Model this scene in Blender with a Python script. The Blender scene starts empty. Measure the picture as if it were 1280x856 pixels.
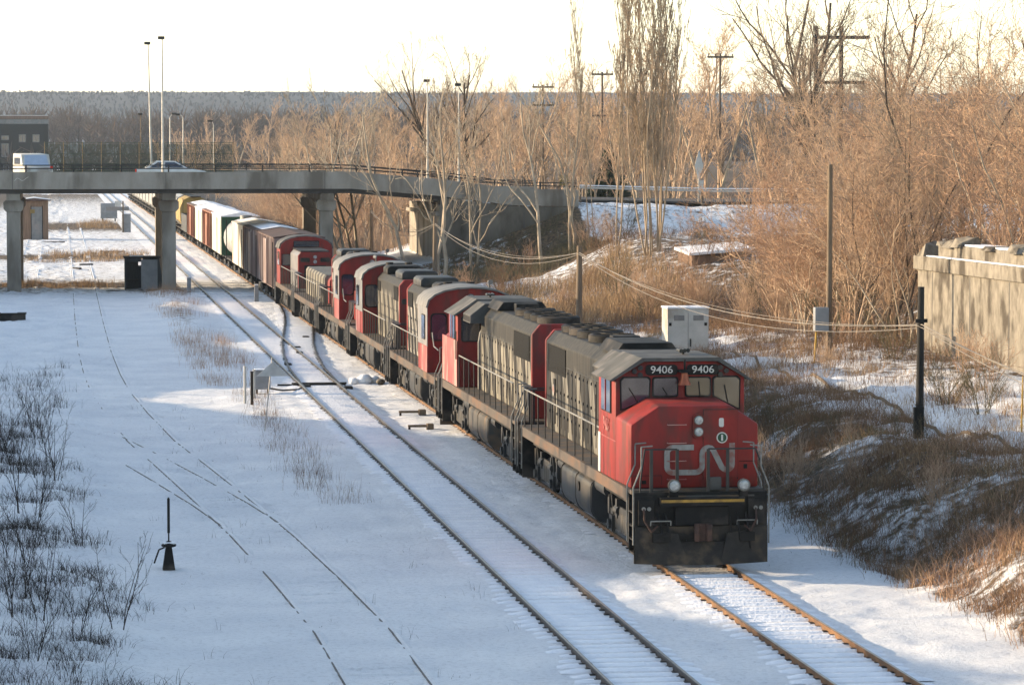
import bpy, bmesh, math, random
import numpy as np
from mathutils import Vector
R = math.radians
PI = math.pi
random.seed(7)
RNG = np.random.default_rng(11)
scn = bpy.context.scene
col = scn.collection

# ------------------------------------------------------------------ camera, sky, sun, exposure
# world frame: +Y runs along the tracks away from the camera, +X to the right, z = 0 is the rail top
cam_d = bpy.data.cameras.new('camera')
cam = bpy.data.objects.new('camera', cam_d); col.objects.link(cam)
cam.location = (0, 0, 9.25)
cam.rotation_euler = (R(90 - 3.4218), 0, R(-8.035))
cam_d.sensor_width = 36; cam_d.lens = 4011.7 / 1280 * 36
cam_d.clip_start = 1; cam_d.clip_end = 9000
scn.camera = cam

SUN_EL, SUN_PHI = 12.0, 22.0       # sun low on the left, beyond the train's flank
wd = bpy.data.worlds.new('World'); scn.world = wd; wd.use_nodes = True
nt = wd.node_tree; nt.nodes.clear()
sky = nt.nodes.new('ShaderNodeTexSky'); sky.sky_type = 'NISHITA'; sky.sun_disc = False
sky.sun_elevation = R(SUN_EL); sky.sun_rotation = R(-(90 - SUN_PHI))
sky.air_density = 1.0; sky.dust_density = 1.0; sky.ozone_density = 1.0; sky.altitude = 100
bg = nt.nodes.new('ShaderNodeBackground'); bg.inputs[1].default_value = 0.15
wo = nt.nodes.new('ShaderNodeOutputWorld')
# bright thin haze veil low over the horizon, all the way round
tcw = nt.nodes.new('ShaderNodeTexCoord'); spw = nt.nodes.new('ShaderNodeSeparateXYZ'); nt.links.new(tcw.outputs['Generated'], spw.inputs[0])
rw = nt.nodes.new('ShaderNodeValToRGB'); nt.links.new(spw.outputs['Z'], rw.inputs[0])
rw.color_ramp.elements[0].position = 0.0; rw.color_ramp.elements[0].color = (1, 1, 1, 1)
rw.color_ramp.elements[1].position = 0.13; rw.color_ramp.elements[1].color = (0, 0, 0, 1)
mxw = nt.nodes.new('ShaderNodeMixRGB'); mxw.blend_type = 'ADD'; mxw.inputs[2].default_value = (2.2, 1.85, 1.3, 1)
hs = nt.nodes.new('ShaderNodeHueSaturation'); hs.inputs['Saturation'].default_value = .85; nt.links.new(sky.outputs[0], hs.inputs['Color'])
nt.links.new(rw.outputs[0], mxw.inputs[0]); nt.links.new(hs.outputs[0], mxw.inputs[1])
nt.links.new(mxw.outputs[0], bg.inputs[0]); nt.links.new(bg.outputs[0], wo.inputs[0])
sd = bpy.data.lights.new('sun', 'SUN'); sd.energy = 4.0; sd.angle = R(0.6); sd.color = (1.0, 0.77, 0.51)
sun = bpy.data.objects.new('sun', sd); col.objects.link(sun)
sv = Vector((-math.cos(R(SUN_PHI)) * math.cos(R(SUN_EL)), math.sin(R(SUN_PHI)) * math.cos(R(SUN_EL)), math.sin(R(SUN_EL))))
sun.rotation_euler = sv.to_track_quat('Z', 'Y').to_euler(); sun.location = (-60, 60, 60)
scn.view_settings.view_transform = 'Standard'; scn.view_settings.look = 'None'
scn.view_settings.exposure = 1.36; scn.view_settings.gamma = 1.0
scn.render.film_transparent = False

# ------------------------------------------------------------------ materials
def mat(name, c1, c2=None, scale=3.0, rough=0.7, metal=0.0, bump=0.0, bscale=None, spec=None, c3=None, s3=0.6, stretch=None, lo=.35, hi=.65):
    """procedural surface: base colour broken up by noise, optional second stain colour, optional bump"""
    m = bpy.data.materials.new(name); m.use_nodes = True
    n = m.node_tree.nodes; l = m.node_tree.links; b = n['Principled BSDF']
    b.inputs['Roughness'].default_value = rough; b.inputs['Metallic'].default_value = metal
    b.inputs['Specular IOR Level'].default_value = .3 if spec is None else spec
    tc = n.new('ShaderNodeTexCoord'); mp = n.new('ShaderNodeMapping'); l.new(tc.outputs['Object'], mp.inputs[0])
    if stretch: mp.inputs['Scale'].default_value = stretch
    if c2 is None: c2 = tuple(x * 0.72 for x in c1)
    nz = n.new('ShaderNodeTexNoise'); nz.inputs['Scale'].default_value = scale; nz.inputs['Detail'].default_value = 6; nz.inputs['Roughness'].default_value = .6
    l.new(mp.outputs[0], nz.inputs[0])
    rp = n.new('ShaderNodeValToRGB'); rp.color_ramp.elements[0].position = lo; rp.color_ramp.elements[1].position = hi
    rp.color_ramp.elements[0].color = (*c2, 1); rp.color_ramp.elements[1].color = (*c1, 1)
    l.new(nz.outputs[0], rp.inputs[0]); out = rp.outputs[0]
    if c3 is not None:
        n2 = n.new('ShaderNodeTexNoise'); n2.inputs['Scale'].default_value = s3; n2.inputs['Detail'].default_value = 7
        l.new(mp.outputs[0], n2.inputs[0])
        r2 = n.new('ShaderNodeValToRGB'); r2.color_ramp.elements[0].position = .5; r2.color_ramp.elements[1].position = .62
        l.new(n2.outputs[0], r2.inputs[0])
        mx = n.new('ShaderNodeMixRGB'); mx.inputs[2].default_value = (*c3, 1)
        l.new(r2.outputs[0], mx.inputs[0]); l.new(out, mx.inputs[1]); out = mx.outputs[0]
    l.new(out, b.inputs['Base Color'])
    if bump:
        n3 = n.new('ShaderNodeTexNoise'); n3.inputs['Scale'].default_value = bscale or scale * 4; n3.inputs['Detail'].default_value = 4
        l.new(tc.outputs['Object'], n3.inputs[0])
        bp = n.new('ShaderNodeBump'); bp.inputs['Strength'].default_value = bump; bp.inputs['Distance'].default_value = .05
        l.new(n3.outputs[0], bp.inputs['Height']); l.new(bp.outputs[0], b.inputs['Normal'])
    return m

def glass(name, c, rough=.08):
    m = bpy.data.materials.new(name); m.use_nodes = True
    b = m.node_tree.nodes['Principled BSDF']; b.inputs['Base Color'].default_value = (*c, 1)
    b.inputs['Roughness'].default_value = rough; b.inputs['Specular IOR Level'].default_value = 1.0
    b.inputs['Coat Weight'].default_value = .6; b.inputs['Coat Roughness'].default_value = .03
    return m

def stripes(name, dark, light, period=1.25, k=.85, duty=.5, side_phase=0.0, lean=1):
    """faded hood livery with sun streaks painted in: slanting pale bands on dark grey with streaky dirt"""
    m = bpy.data.materials.new(name); m.use_nodes = True
    n = m.node_tree.nodes; l = m.node_tree.links; b = n['Principled BSDF']; b.inputs['Roughness'].default_value = .65; b.inputs['Specular IOR Level'].default_value = .15
    tc = n.new('ShaderNodeTexCoord'); sp = n.new('ShaderNodeSeparateXYZ'); l.new(tc.outputs['Object'], sp.inputs[0])
    def mth(op, a, bb):
        q = n.new('ShaderNodeMath'); q.operation = op
        for i, v in enumerate((a, bb)):
            if hasattr(v, 'links'): l.new(v, q.inputs[i])
            elif v is not None: q.inputs[i].default_value = v
        return q.outputs[0]
    nz = n.new('ShaderNodeTexNoise'); nz.inputs['Scale'].default_value = 2.2; nz.inputs['Detail'].default_value = 5; l.new(tc.outputs['Object'], nz.inputs[0])
    u = mth('SUBTRACT' if lean > 0 else 'ADD', sp.outputs['Y'], mth('MULTIPLY', sp.outputs['Z'], k))
    u = mth('ADD', mth('DIVIDE', u, period), side_phase)
    fr = mth('FRACT', u, None)
    d = mth('ABSOLUTE', mth('SUBTRACT', fr, .5), None)
    d = mth('ADD', d, mth('MULTIPLY', mth('SUBTRACT', nz.outputs[0], .5), .10))
    r = n.new('ShaderNodeValToRGB'); r.color_ramp.elements[0].position = duty / 2 - .01; r.color_ramp.elements[1].position = duty / 2 + .02
    r.color_ramp.elements[0].color = (*light, 1); r.color_ramp.elements[1].color = (*dark, 1); l.new(d, r.inputs[0])
    mp = n.new('ShaderNodeMapping'); mp.inputs['Scale'].default_value = (4, 4, .5); l.new(tc.outputs['Object'], mp.inputs[0])
    n2 = n.new('ShaderNodeTexNoise'); n2.inputs['Scale'].default_value = 2.0; n2.inputs['Detail'].default_value = 7; l.new(mp.outputs[0], n2.inputs[0])
    r2 = n.new('ShaderNodeValToRGB'); r2.color_ramp.elements[0].position = .42; r2.color_ramp.elements[1].position = .66
    l.new(n2.outputs[0], r2.inputs[0])
    zz = mth('ADD', sp.outputs['Z'], mth('MULTIPLY', nz.outputs[0], .5))
    r3 = n.new('ShaderNodeValToRGB'); r3.color_ramp.elements[0].position = .0; r3.color_ramp.elements[1].position = 1.0
    l.new(mth('DIVIDE', mth('SUBTRACT', zz, 3.6), .3), r3.inputs[0])
    m3 = n.new('ShaderNodeMixRGB'); m3.inputs[2].default_value = (.026, .025, .022, 1)
    l.new(r3.outputs[0], m3.inputs[0]); l.new(r.outputs[0], m3.inputs[1])
    mx = n.new('ShaderNodeMixRGB'); mx.inputs[2].default_value = (.06, .052, .042, 1)
    l.new(mth('MULTIPLY', r2.outputs[0], .75), mx.inputs[0]); l.new(m3.outputs[0], mx.inputs[1]); l.new(mx.outputs[0], b.inputs['Base Color'])
    return m

def snow_ground():
    """snow over leaf litter; attribute 'litter' (0..1) says how much ground shows"""
    m = bpy.data.materials.new('snow_ground'); m.use_nodes = True
    n = m.node_tree.nodes; l = m.node_tree.links; b = n['Principled BSDF']; b.inputs['Roughness'].default_value = .75
    b.inputs['Specular IOR Level'].default_value = .25
    tc = n.new('ShaderNodeTexCoord')
    at = n.new('ShaderNodeAttribute'); at.attribute_name = 'litter'
    nz = n.new('ShaderNodeTexNoise'); nz.inputs['Scale'].default_value = 1.9; nz.inputs['Detail'].default_value = 9; nz.inputs['Roughness'].default_value = .72
    l.new(tc.outputs['Object'], nz.inputs[0])
    ad = n.new('ShaderNodeMath'); ad.operation = 'ADD'; l.new(nz.outputs[0], ad.inputs[0]); l.new(at.outputs['Fac'], ad.inputs[1])
    rp = n.new('ShaderNodeValToRGB'); rp.color_ramp.elements[0].position = .86; rp.color_ramp.elements[1].position = 1.02
    l.new(ad.outputs[0], rp.inputs[0])
    n2 = n.new('ShaderNodeTexNoise'); n2.inputs['Scale'].default_value = 5; n2.inputs['Detail'].default_value = 6; l.new(tc.outputs['Object'], n2.inputs[0])
    lit = n.new('ShaderNodeValToRGB'); lit.color_ramp.elements[0].color = (.045, .032, .02, 1); lit.color_ramp.elements[1].color = (.19, .125, .07, 1)
    lit.color_ramp.elements[0].position = .35; lit.color_ramp.elements[1].position = .7
    l.new(n2.outputs[0], lit.inputs[0])
    n4 = n.new('ShaderNodeTexNoise'); n4.inputs['Scale'].default_value = .35; n4.inputs['Detail'].default_value = 5; l.new(tc.outputs['Object'], n4.inputs[0])
    sn = n.new('ShaderNodeValToRGB'); sn.color_ramp.elements[0].color = (.74, .76, .79, 1); sn.color_ramp.elements[1].color = (.86, .87, .88, 1)
    sn.color_ramp.elements[0].position = .35; sn.color_ramp.elements[1].position = .65; l.new(n4.outputs[0], sn.inputs[0])
    n6 = n.new('ShaderNodeTexNoise'); n6.inputs['Scale'].default_value = 9; n6.inputs['Detail'].default_value = 5; n6.inputs['Roughness'].default_value = .8; l.new(tc.outputs['Object'], n6.inputs[0])
    r6 = n.new('ShaderNodeValToRGB'); r6.color_ramp.elements[0].position = .36; r6.color_ramp.elements[1].position = .5; r6.color_ramp.elements[0].color = (.80, .80, .80, 1)
    l.new(n6.outputs[0], r6.inputs[0])
    m6 = n.new('ShaderNodeMixRGB'); m6.blend_type = 'MULTIPLY'; m6.inputs[0].default_value = 1; l.new(sn.outputs[0], m6.inputs[1]); l.new(r6.outputs[0], m6.inputs[2])
    mx = n.new('ShaderNodeMixRGB'); l.new(rp.outputs[0], mx.inputs[0]); l.new(m6.outputs[0], mx.inputs[1]); l.new(lit.outputs[0], mx.inputs[2])
    l.new(mx.outputs[0], b.inputs['Base Color'])
    n3 = n.new('ShaderNodeTexNoise'); n3.inputs['Scale'].default_value = 6; n3.inputs['Detail'].default_value = 8; n3.inputs['Roughness'].default_value = .78
    l.new(tc.outputs['Object'], n3.inputs[0])
    bp = n.new('ShaderNodeBump'); bp.inputs['Strength'].default_value = .9; bp.inputs['Distance'].default_value = .09
    l.new(n3.outputs[0], bp.inputs['Height']); l.new(bp.outputs[0], b.inputs['Normal'])
    return m

M = {}
M['ground'] = snow_ground()
M['snow'] = mat('snow', (.85, .86, .88), (.74, .76, .8), 2, .7, bump=.5, bscale=14, spec=.2)
M['rail'] = mat('rail_steel', (.055, .042, .03), (.025, .02, .016), 3, .5, .2, bump=.2)
M['rail_buried'] = mat('frosted_rail', (.17, .16, .15), (.09, .085, .08), 2, .8)
M['rail_rust'] = mat('rusty_rail', (.20, .105, .045), (.09, .05, .028), 3, .7, .1, bump=.3)
M['rail_top'] = mat('worn_rail_head', (.42, .38, .32), (.28, .24, .19), 5, .4, .5)
M['iron'] = mat('dark_iron', (.02, .018, .016), (.01, .009, .008), 4, .7, .0, bump=.2, spec=.2)
M['red'] = mat('loco_red', (.25, .017, .012), (.16, .013, .010), 1.8, .6, spec=.3, c3=(.12, .022, .016), s3=2.2, stretch=(1, 1, .4), bump=.12, bscale=8)
M['pinkred'] = mat('sun_glare_loco_red', (.32, .095, .085), (.24, .045, .04), 1.6, .55, c3=(.42, .24, .2), s3=1.2, stretch=(1, 1, .4), bump=.08, bscale=8)  # pink tone puts sun glare into the red of the second cab side
M['grey'] = mat('loco_grey', (.08, .078, .073), (.05, .048, .045), 2, .6, c3=(.09, .08, .07), s3=1.5, bump=.08, bscale=10)
M['roofgrey'] = mat('cab_roof_grey', (.10, .098, .092), (.06, .059, .055), 1.5, .7, spec=.15, c3=(.14, .13, .12), s3=1.2, bump=.1)
M['roofpale'] = mat('pale_cab_roof', (.20, .19, .175), (.12, .115, .105), 1.8, .6, c3=(.13, .12, .11), s3=1.4, bump=.1)
M['hood'] = stripes('striped_hood', (.013, .014, .014), (.18, .17, .145), 2.1, .55, .34, .15, 1)
M['hood2'] = stripes('striped_hood_weathered', (.035, .032, .027), (.24, .22, .175), 1.7, .55, .55, .3, -1)
M['hood3'] = stripes('striped_hood_yard', (.03, .03, .03), (.36, .34, .30), 1.1, .6, .42, .1)
M['blackm'] = mat('sooty_black', (.014, .013, .012), (.007, .007, .007), 3, .7, spec=.2, c3=(.05, .042, .035), s3=1.2, bump=.15)
M['dkgrey'] = mat('dark_grey_paint', (.028, .029, .030), (.018, .019, .02), 2, .55, spec=.3, c3=(.055, .048, .038), s3=1.1, bump=.1)
M['grille'] = mat('radiator_grille', (.016, .015, .013), (.006, .006, .006), 6, .8, spec=.1, stretch=(1, 14, .4), bump=.3)
M['walk'] = mat('walkway_steel', (.085, .078, .068), (.05, .046, .04), 3, .7, c3=(.13, .085, .05), s3=1.6, bump=.1)
M['rustedge'] = mat('orange_sill', (.10, .078, .06), (.06, .05, .042), 2.2, .75, c3=(.13, .075, .045), s3=1.5, stretch=(1, .5, 1))
M['white'] = mat('white_paint', (.55, .54, .51), (.42, .41, .38), 2, .5)
M['railing'] = mat('handrail_dark', (.035, .033, .03), None, 4, .5)
M['railing_w'] = mat('handrail_pale', (.26, .25, .225), (.15, .145, .13), 4, .6)
M['glass'] = glass('cab_glass_painted_blue', (.014, .022, .042), .08)  # blue tint stands in for snow and sky reflected in the panes
M['glass_amber_reflection'] = glass('cab_glass_painted_amber', (.11, .082, .042), .1)  # amber tint paints in the sunlit trees reflected by the right panes
M['numwhite'] = mat('number_white', (.62, .60, .55), (.5, .48, .44), 3, .5)
M['logogrey'] = mat('logo_grey', (.30, .29, .265), (.2, .19, .175), 4, .6, c3=(.22, .10, .08), s3=3)
M['lamp'] = mat('lamp_lens', (.42, .43, .42), (.2, .21, .21), 14, .1, spec=1)
M['chrome'] = mat('lamp_ring', (.14, .14, .13), None, 3, .4, .3)
M['plough'] = mat('plough_grime', (.040, .035, .029), (.022, .02, .018), 2.5, .75, spec=.2, c3=(.085, .062, .042), s3=1.8, bump=.25)
M['rusty'] = mat('rusty_casting', (.085, .045, .032), (.04, .025, .02), 5, .8, bump=.3)
M['yellow'] = mat('yellow_edge', (.42, .24, .04), (.2, .12, .03), 5, .6)
M['bell'] = mat('bronze_bell', (.36, .10, .05), (.22, .07, .035), 5, .35, .5)
M['green'] = mat('green_paint', (.025, .085, .045), (.018, .06, .032), 2, .6)
M['concrete'] = mat('bridge_concrete', (.33, .305, .265), (.24, .215, .18), .8, .85, c3=(.15, .13, .105), s3=.5, stretch=(1, 1, .35), bump=.25, bscale=6)
M['abut'] = mat('shade_darkened_concrete', (.17, .155, .13), (.09, .08, .065), 1.2, .9, c3=(.05, .043, .035), s3=.6, stretch=(1, 1, .4), bump=.3)  # wing wall concrete coloured darker for the shade of deck and trees
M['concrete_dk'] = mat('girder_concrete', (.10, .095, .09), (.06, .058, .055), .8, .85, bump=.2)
M['wallc'] = mat('old_wall_concrete', (.24, .215, .175), (.14, .125, .10), 3.2, .9, c3=(.06, .05, .038), s3=1.1, stretch=(1, 1, .6), bump=.4, bscale=5)
M['asphalt'] = mat('road_asphalt', (.06, .06, .06), (.045, .045, .045), 3, .9)
M['wood_pole'] = mat('weathered_pole', (.20, .15, .10), (.11, .08, .055), 4, .85, stretch=(1, 1, .15), bump=.3)
M['pole_far'] = mat('far_pole', (.16, .12, .09), (.10, .075, .055), 3, .9)
M['wood_dark'] = mat('dark_pole', (.028, .026, .024), (.016, .015, .014), 4, .85, stretch=(1, 1, .15), bump=.3)
M['galv'] = mat('galvanised_pole', (.50, .48, .44), (.38, .36, .33), 3, .5, .3)
M['cabinet'] = mat('cabinet_paint', (.50, .50, .47), (.40, .40, .37), 1.4, .6, c3=(.3, .27, .23), s3=.8, bump=.05)
M['cabgrey'] = mat('grey_cabinet', (.27, .28, .29), (.19, .2, .21), 1.4, .5)
M['shed'] = mat('shed_planks', (.045, .055, .058), (.025, .03, .032), 3, .85, stretch=(5, 5, .3), bump=.2)
M['hut'] = mat('hut_wood', (.24, .15, .10), (.14, .09, .06), 2, .85, stretch=(4, 4, .3), bump=.2)
M['brick'] = mat('dark_cladding', (.012, .014, .011), (.007, .008, .007), .5, .8, stretch=(1, 1, .3), bump=.1)
M['cable'] = mat('pale_cable', (.24, .215, .18), (.15, .13, .11), 3, .6)
M['boxgrey'] = mat('boxcar_brown_grey', (.24, .17, .15), (.15, .11, .10), 1.2, .8, c3=(.36, .31, .29), s3=.7, stretch=(1, 2.2, .25), bump=.1)
M['boxwhite'] = mat('reefer_white', (.62, .59, .53), (.48, .45, .40), .8, .6, c3=(.42, .36, .28), s3=.5, stretch=(1, 1, .4))
M['boxbrown'] = mat('boxcar_brown', (.24, .10, .06), (.15, .065, .045), 1, .8, c3=(.34, .2, .14), s3=.7, stretch=(1, 1.6, .3), bump=.1)
M['boxroof'] = mat('boxcar_roof', (.10, .06, .05), (.06, .04, .035), 1, .85, bump=.1)
M['tank'] = mat('tank_grey', (.34, .34, .33), (.22, .22, .21), 1, .45, c3=(.12, .11, .10), s3=.7)
M['carwhite'] = mat('car_silver', (.62, .62, .60), (.55, .55, .53), 2, .3, .2)
M['vanblue'] = mat('van_pale', (.34, .42, .55), (.3, .37, .48), 2, .3)
M['tyre'] = mat('tyre', (.02, .02, .02), None, 4, .8)
M['taillamp'] = mat('tail_lamp', (.5, .02, .015), None, 4, .25)
M['yellowbox'] = mat('yellow_hopper', (.30, .20, .06), (.22, .15, .045), 1, .7, c3=(.2, .14, .05), s3=.7)
M['bark_tan'] = mat('twigs_tan', (.56, .395, .265), (.37, .26, .175), 1.5, .9)
M['bark_red'] = mat('twigs_russet', (.47, .30, .195), (.28, .18, .115), 1.5, .9)
M['bark_grey'] = mat('twigs_grey', (.30, .23, .165), (.17, .13, .095), 1.5, .9)
M['bark_pale'] = mat('pale_bark', (.46, .385, .29), (.26, .21, .155), 1.2, .9)
M['bark_dark'] = mat('dark_bark', (.09, .065, .045), (.05, .037, .027), 1.5, .9)
M['poplar'] = mat('poplar_bark', (.42, .33, .23), (.26, .2, .14), 1.2, .9)
M['grass'] = mat('dry_grass', (.42, .29, .16), (.28, .18, .095), .8, .9)
M['brush'] = mat('dead_brush', (.24, .14, .075), (.13, .078, .045), .9, .9)
M['brushgreen'] = mat('dull_weeds', (.14, .12, .065), (.085, .073, .042), .9, .9)
M['weeddark'] = mat('dark_weeds', (.04, .03, .022), (.02, .015, .012), .9, .9)
M['ever'] = mat('evergreen', (.05, .07, .035), (.03, .045, .025), 2, .9)
M['farwood'] = mat('far_wood', (.12, .085, .062), (.06, .046, .038), .02, .95)
M['hill'] = mat('hill_wood', (.022, .024, .026), (.012, .014, .017), .01, .95)
M['signface'] = mat('sign_back', (.55, .54, .5), None, 2, .5)
M['orangepost'] = mat('fence_post_paint', (.36, .25, .13), (.26, .18, .1), 2, .7)
M['mesh'] = mat('fence_wire', (.07, .10, .075), None, 2, .7)
M['pipe_yellow'] = mat('yellow_conduit', (.5, .3, .05), None, 3, .6)
M['curtain'] = mat('grey_panel', (.21, .21, .205), (.15, .15, .148), 2, .5, c3=(.22, .2, .19), s3=1)

# ------------------------------------------------------------------ mesh helpers
class MB:
    def __init__(s): s.v = []; s.f = []
    def add(s, vs, fs):
        o = len(s.v); s.v += [tuple(p) for p in vs]; s.f += [tuple(i + o for i in f) for f in fs]; return s
    def box(s, x0, y0, z0, x1, y1, z1):
        x0, x1 = min(x0, x1), max(x0, x1); y0, y1 = min(y0, y1), max(y0, y1); z0, z1 = min(z0, z1), max(z0, z1)
        return s.add([(x0, y0, z0), (x1, y0, z0), (x1, y1, z0), (x0, y1, z0), (x0, y0, z1), (x1, y0, z1), (x1, y1, z1), (x0, y1, z1)],
                     [(0, 3, 2, 1), (4, 5, 6, 7), (0, 1, 5, 4), (1, 2, 6, 5), (2, 3, 7, 6), (3, 0, 4, 7)])
    def prism(s, pts, axis, a, b):
        n = len(pts)
        def P(p, t):
            return (t, p[0], p[1]) if axis == 'x' else (p[0], t, p[1]) if axis == 'y' else (p[0], p[1], t)
        vs = [P(p, a) for p in pts] + [P(p, b) for p in pts]
        fs = [tuple(range(n))[::-1], tuple(range(n, 2 * n))] + [(i, (i + 1) % n, n + (i + 1) % n, n + i) for i in range(n)]
        return s.add(vs, fs)
    def loft(s, A, B):
        n = len(A); return s.add(list(A) + list(B), [tuple(range(n))[::-1], tuple(range(n, 2 * n))] + [(i, (i + 1) % n, n + (i + 1) % n, n + i) for i in range(n)])
    def cyl(s, p0, p1, r0, r1=None, n=12):
        r1 = r0 if r1 is None else r1
        p0 = Vector(p0); p1 = Vector(p1); d = (p1 - p0).normalized()
        u = d.orthogonal().normalized(); w = d.cross(u)
        A = [p0 + (u * math.cos(2 * PI * i / n) + w * math.sin(2 * PI * i / n)) * r0 for i in range(n)]
        B = [p1 + (u * math.cos(2 * PI * i / n) + w * math.sin(2 * PI * i / n)) * r1 for i in range(n)]
        return s.loft(A, B)
    def tube(s, pts, r, n=6):
        for a, b in zip(pts[:-1], pts[1:]): s.cyl(a, b, r, r, n)
        return s
    def revolve(s, prof, c, n=16, axis='z'):
        vs = []; fs = []
        for (r, z) in prof:
            for i in range(n):
                a = 2 * PI * i / n
                if axis == 'z': vs.append((c[0] + r * math.cos(a), c[1] + r * math.sin(a), c[2] + z))
                elif axis == 'y': vs.append((c[0] + r * math.cos(a), c[1] + z, c[2] + r * math.sin(a)))
                else: vs.append((c[0] + z, c[1] + r * math.cos(a), c[2] + r * math.sin(a)))
        for k in range(len(prof) - 1):
            for i in range(n):
                j = (i + 1) % n; fs.append((k * n + i, k * n + j, (k + 1) * n + j, (k + 1) * n + i))
        fs.append(tuple(range(n))[::-1]); fs.append(tuple(range((len(prof) - 1) * n, len(prof) * n)))
        return s.add(vs, fs)
    def build(s, name, m, parent=None, smooth=False, bevel=0.0, loc=None, rz=0):
        me = bpy.data.meshes.new(name); me.from_pydata(s.v, [], s.f); me.update()
        bm = bmesh.new(); bm.from_mesh(me); bmesh.ops.recalc_face_normals(bm, faces=bm.faces)
        if bevel: bmesh.ops.bevel(bm, geom=bm.edges[:], offset=bevel, segments=2, profile=.5, affect='EDGES', clamp_overlap=True)
        bm.to_mesh(me); bm.free()
        if smooth:
            me.polygons.foreach_set('use_smooth', [True] * len(me.polygons)); me.set_sharp_from_angle(angle=R(38))
        me.materials.append(M[m] if isinstance(m, str) else m)
        o = bpy.data.objects.new(name, me); col.objects.link(o)
        if parent: o.parent = parent
        if loc: o.location = loc
        if rz: o.rotation_euler.z = rz
        return o

def tag(o, label=None, cat=None, group=None, kind=None):
    if label: o['label'] = label
    if cat: o['category'] = cat
    if group: o['group'] = group
    if kind: o['kind'] = kind
    return o
def empty(name, loc=(0, 0, 0), rz=0):
    o = bpy.data.objects.new(name, None); col.objects.link(o); o.location = loc; o.rotation_euler = (0, 0, rz)
    o.empty_display_size = .3; return o
def copy_tree(o, parent=None):
    c = o.copy(); col.objects.link(c); c.parent = parent
    for ch in list(o.children): copy_tree(ch, c)
    return c
def B(name, m, parent, *boxes, **k):
    one = k.pop('one', False); out = None
    if one:
        mb = MB()
        for b in boxes: mb.box(*b)
        return mb.build(name, m, parent, **k)
    for b in boxes:
        o = MB().box(*b).build(name, m, parent, **k); out = out or o
    return out

def np_mesh(name, V, F, m, parent=None, smooth=False):
    me = bpy.data.meshes.new(name)
    nf, k = F.shape
    me.vertices.add(len(V)); me.vertices.foreach_set('co', np.ascontiguousarray(V, dtype=np.float32).ravel())
    me.loops.add(nf * k); me.loops.foreach_set('vertex_index', np.ascontiguousarray(F, dtype=np.int32).ravel())
    me.polygons.add(nf); me.polygons.foreach_set('loop_start', np.arange(0, nf * k, k, dtype=np.int32))
    try: me.polygons.foreach_set('loop_total', np.full(nf, k, dtype=np.int32))
    except Exception: pass
    if smooth: me.polygons.foreach_set('use_smooth', np.ones(nf, dtype=bool))
    me.update(calc_edges=True); me.validate()
    me.materials.append(M[m] if isinstance(m, str) else m)
    o = bpy.data.objects.new(name, me); col.objects.link(o)
    if parent: o.parent = parent
    return o

def text_mesh(txt, size, name, m, parent, loc, rot, offset=.0, depth=.006, align='CENTER', sx=1.0):
    cu = bpy.data.curves.new('t', 'FONT'); cu.body = txt; cu.size = size; cu.align_x = align; cu.align_y = 'CENTER'
    cu.extrude = depth; cu.offset = offset
    t = bpy.data.objects.new('t', cu); col.objects.link(t)
    dg = bpy.context.evaluated_depsgraph_get()
    me = bpy.data.meshes.new_from_object(t.evaluated_get(dg)); col.objects.unlink(t); bpy.data.objects.remove(t)
    me.materials.clear(); me.materials.append(M[m])
    o = bpy.data.objects.new(name, me); col.objects.link(o); o.parent = parent
    o.location = loc; o.rotation_euler = rot; o.scale = (sx, 1, 1)
    return o

# ------------------------------------------------------------------ value noise for terrain
def vnoise(X, Y, s, seed):
    r = np.random.default_rng(seed); T = r.random((256, 256))
    x = X / s; y = Y / s; xi = np.floor(x).astype(int); yi = np.floor(y).astype(int)
    fx = x - xi; fy = y - yi; fx = fx * fx * (3 - 2 * fx); fy = fy * fy * (3 - 2 * fy)
    a = T[xi % 256, yi % 256]; b = T[(xi + 1) % 256, yi % 256]; c = T[xi % 256, (yi + 1) % 256]; d = T[(xi + 1) % 256, (yi + 1) % 256]
    return (a * (1 - fx) + b * fx) * (1 - fy) + (c * (1 - fx) + d * fx) * fy - .5
def smooth(a, b, x):
    t = np.clip((x - a) / (b - a), 0, 1); return t * t * (3 - 2 * t)
GZ = -.13
XA, XB = 10.2, 14.04
ROADX = np.array([-400, 19.3, 25.3, 30, 34.5, 44, 70, 400.]); ROADZ = np.array([7.15, 7.15, 6.65, 6.05, 5.95, 5.75, 5.8, 5.8])
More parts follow.
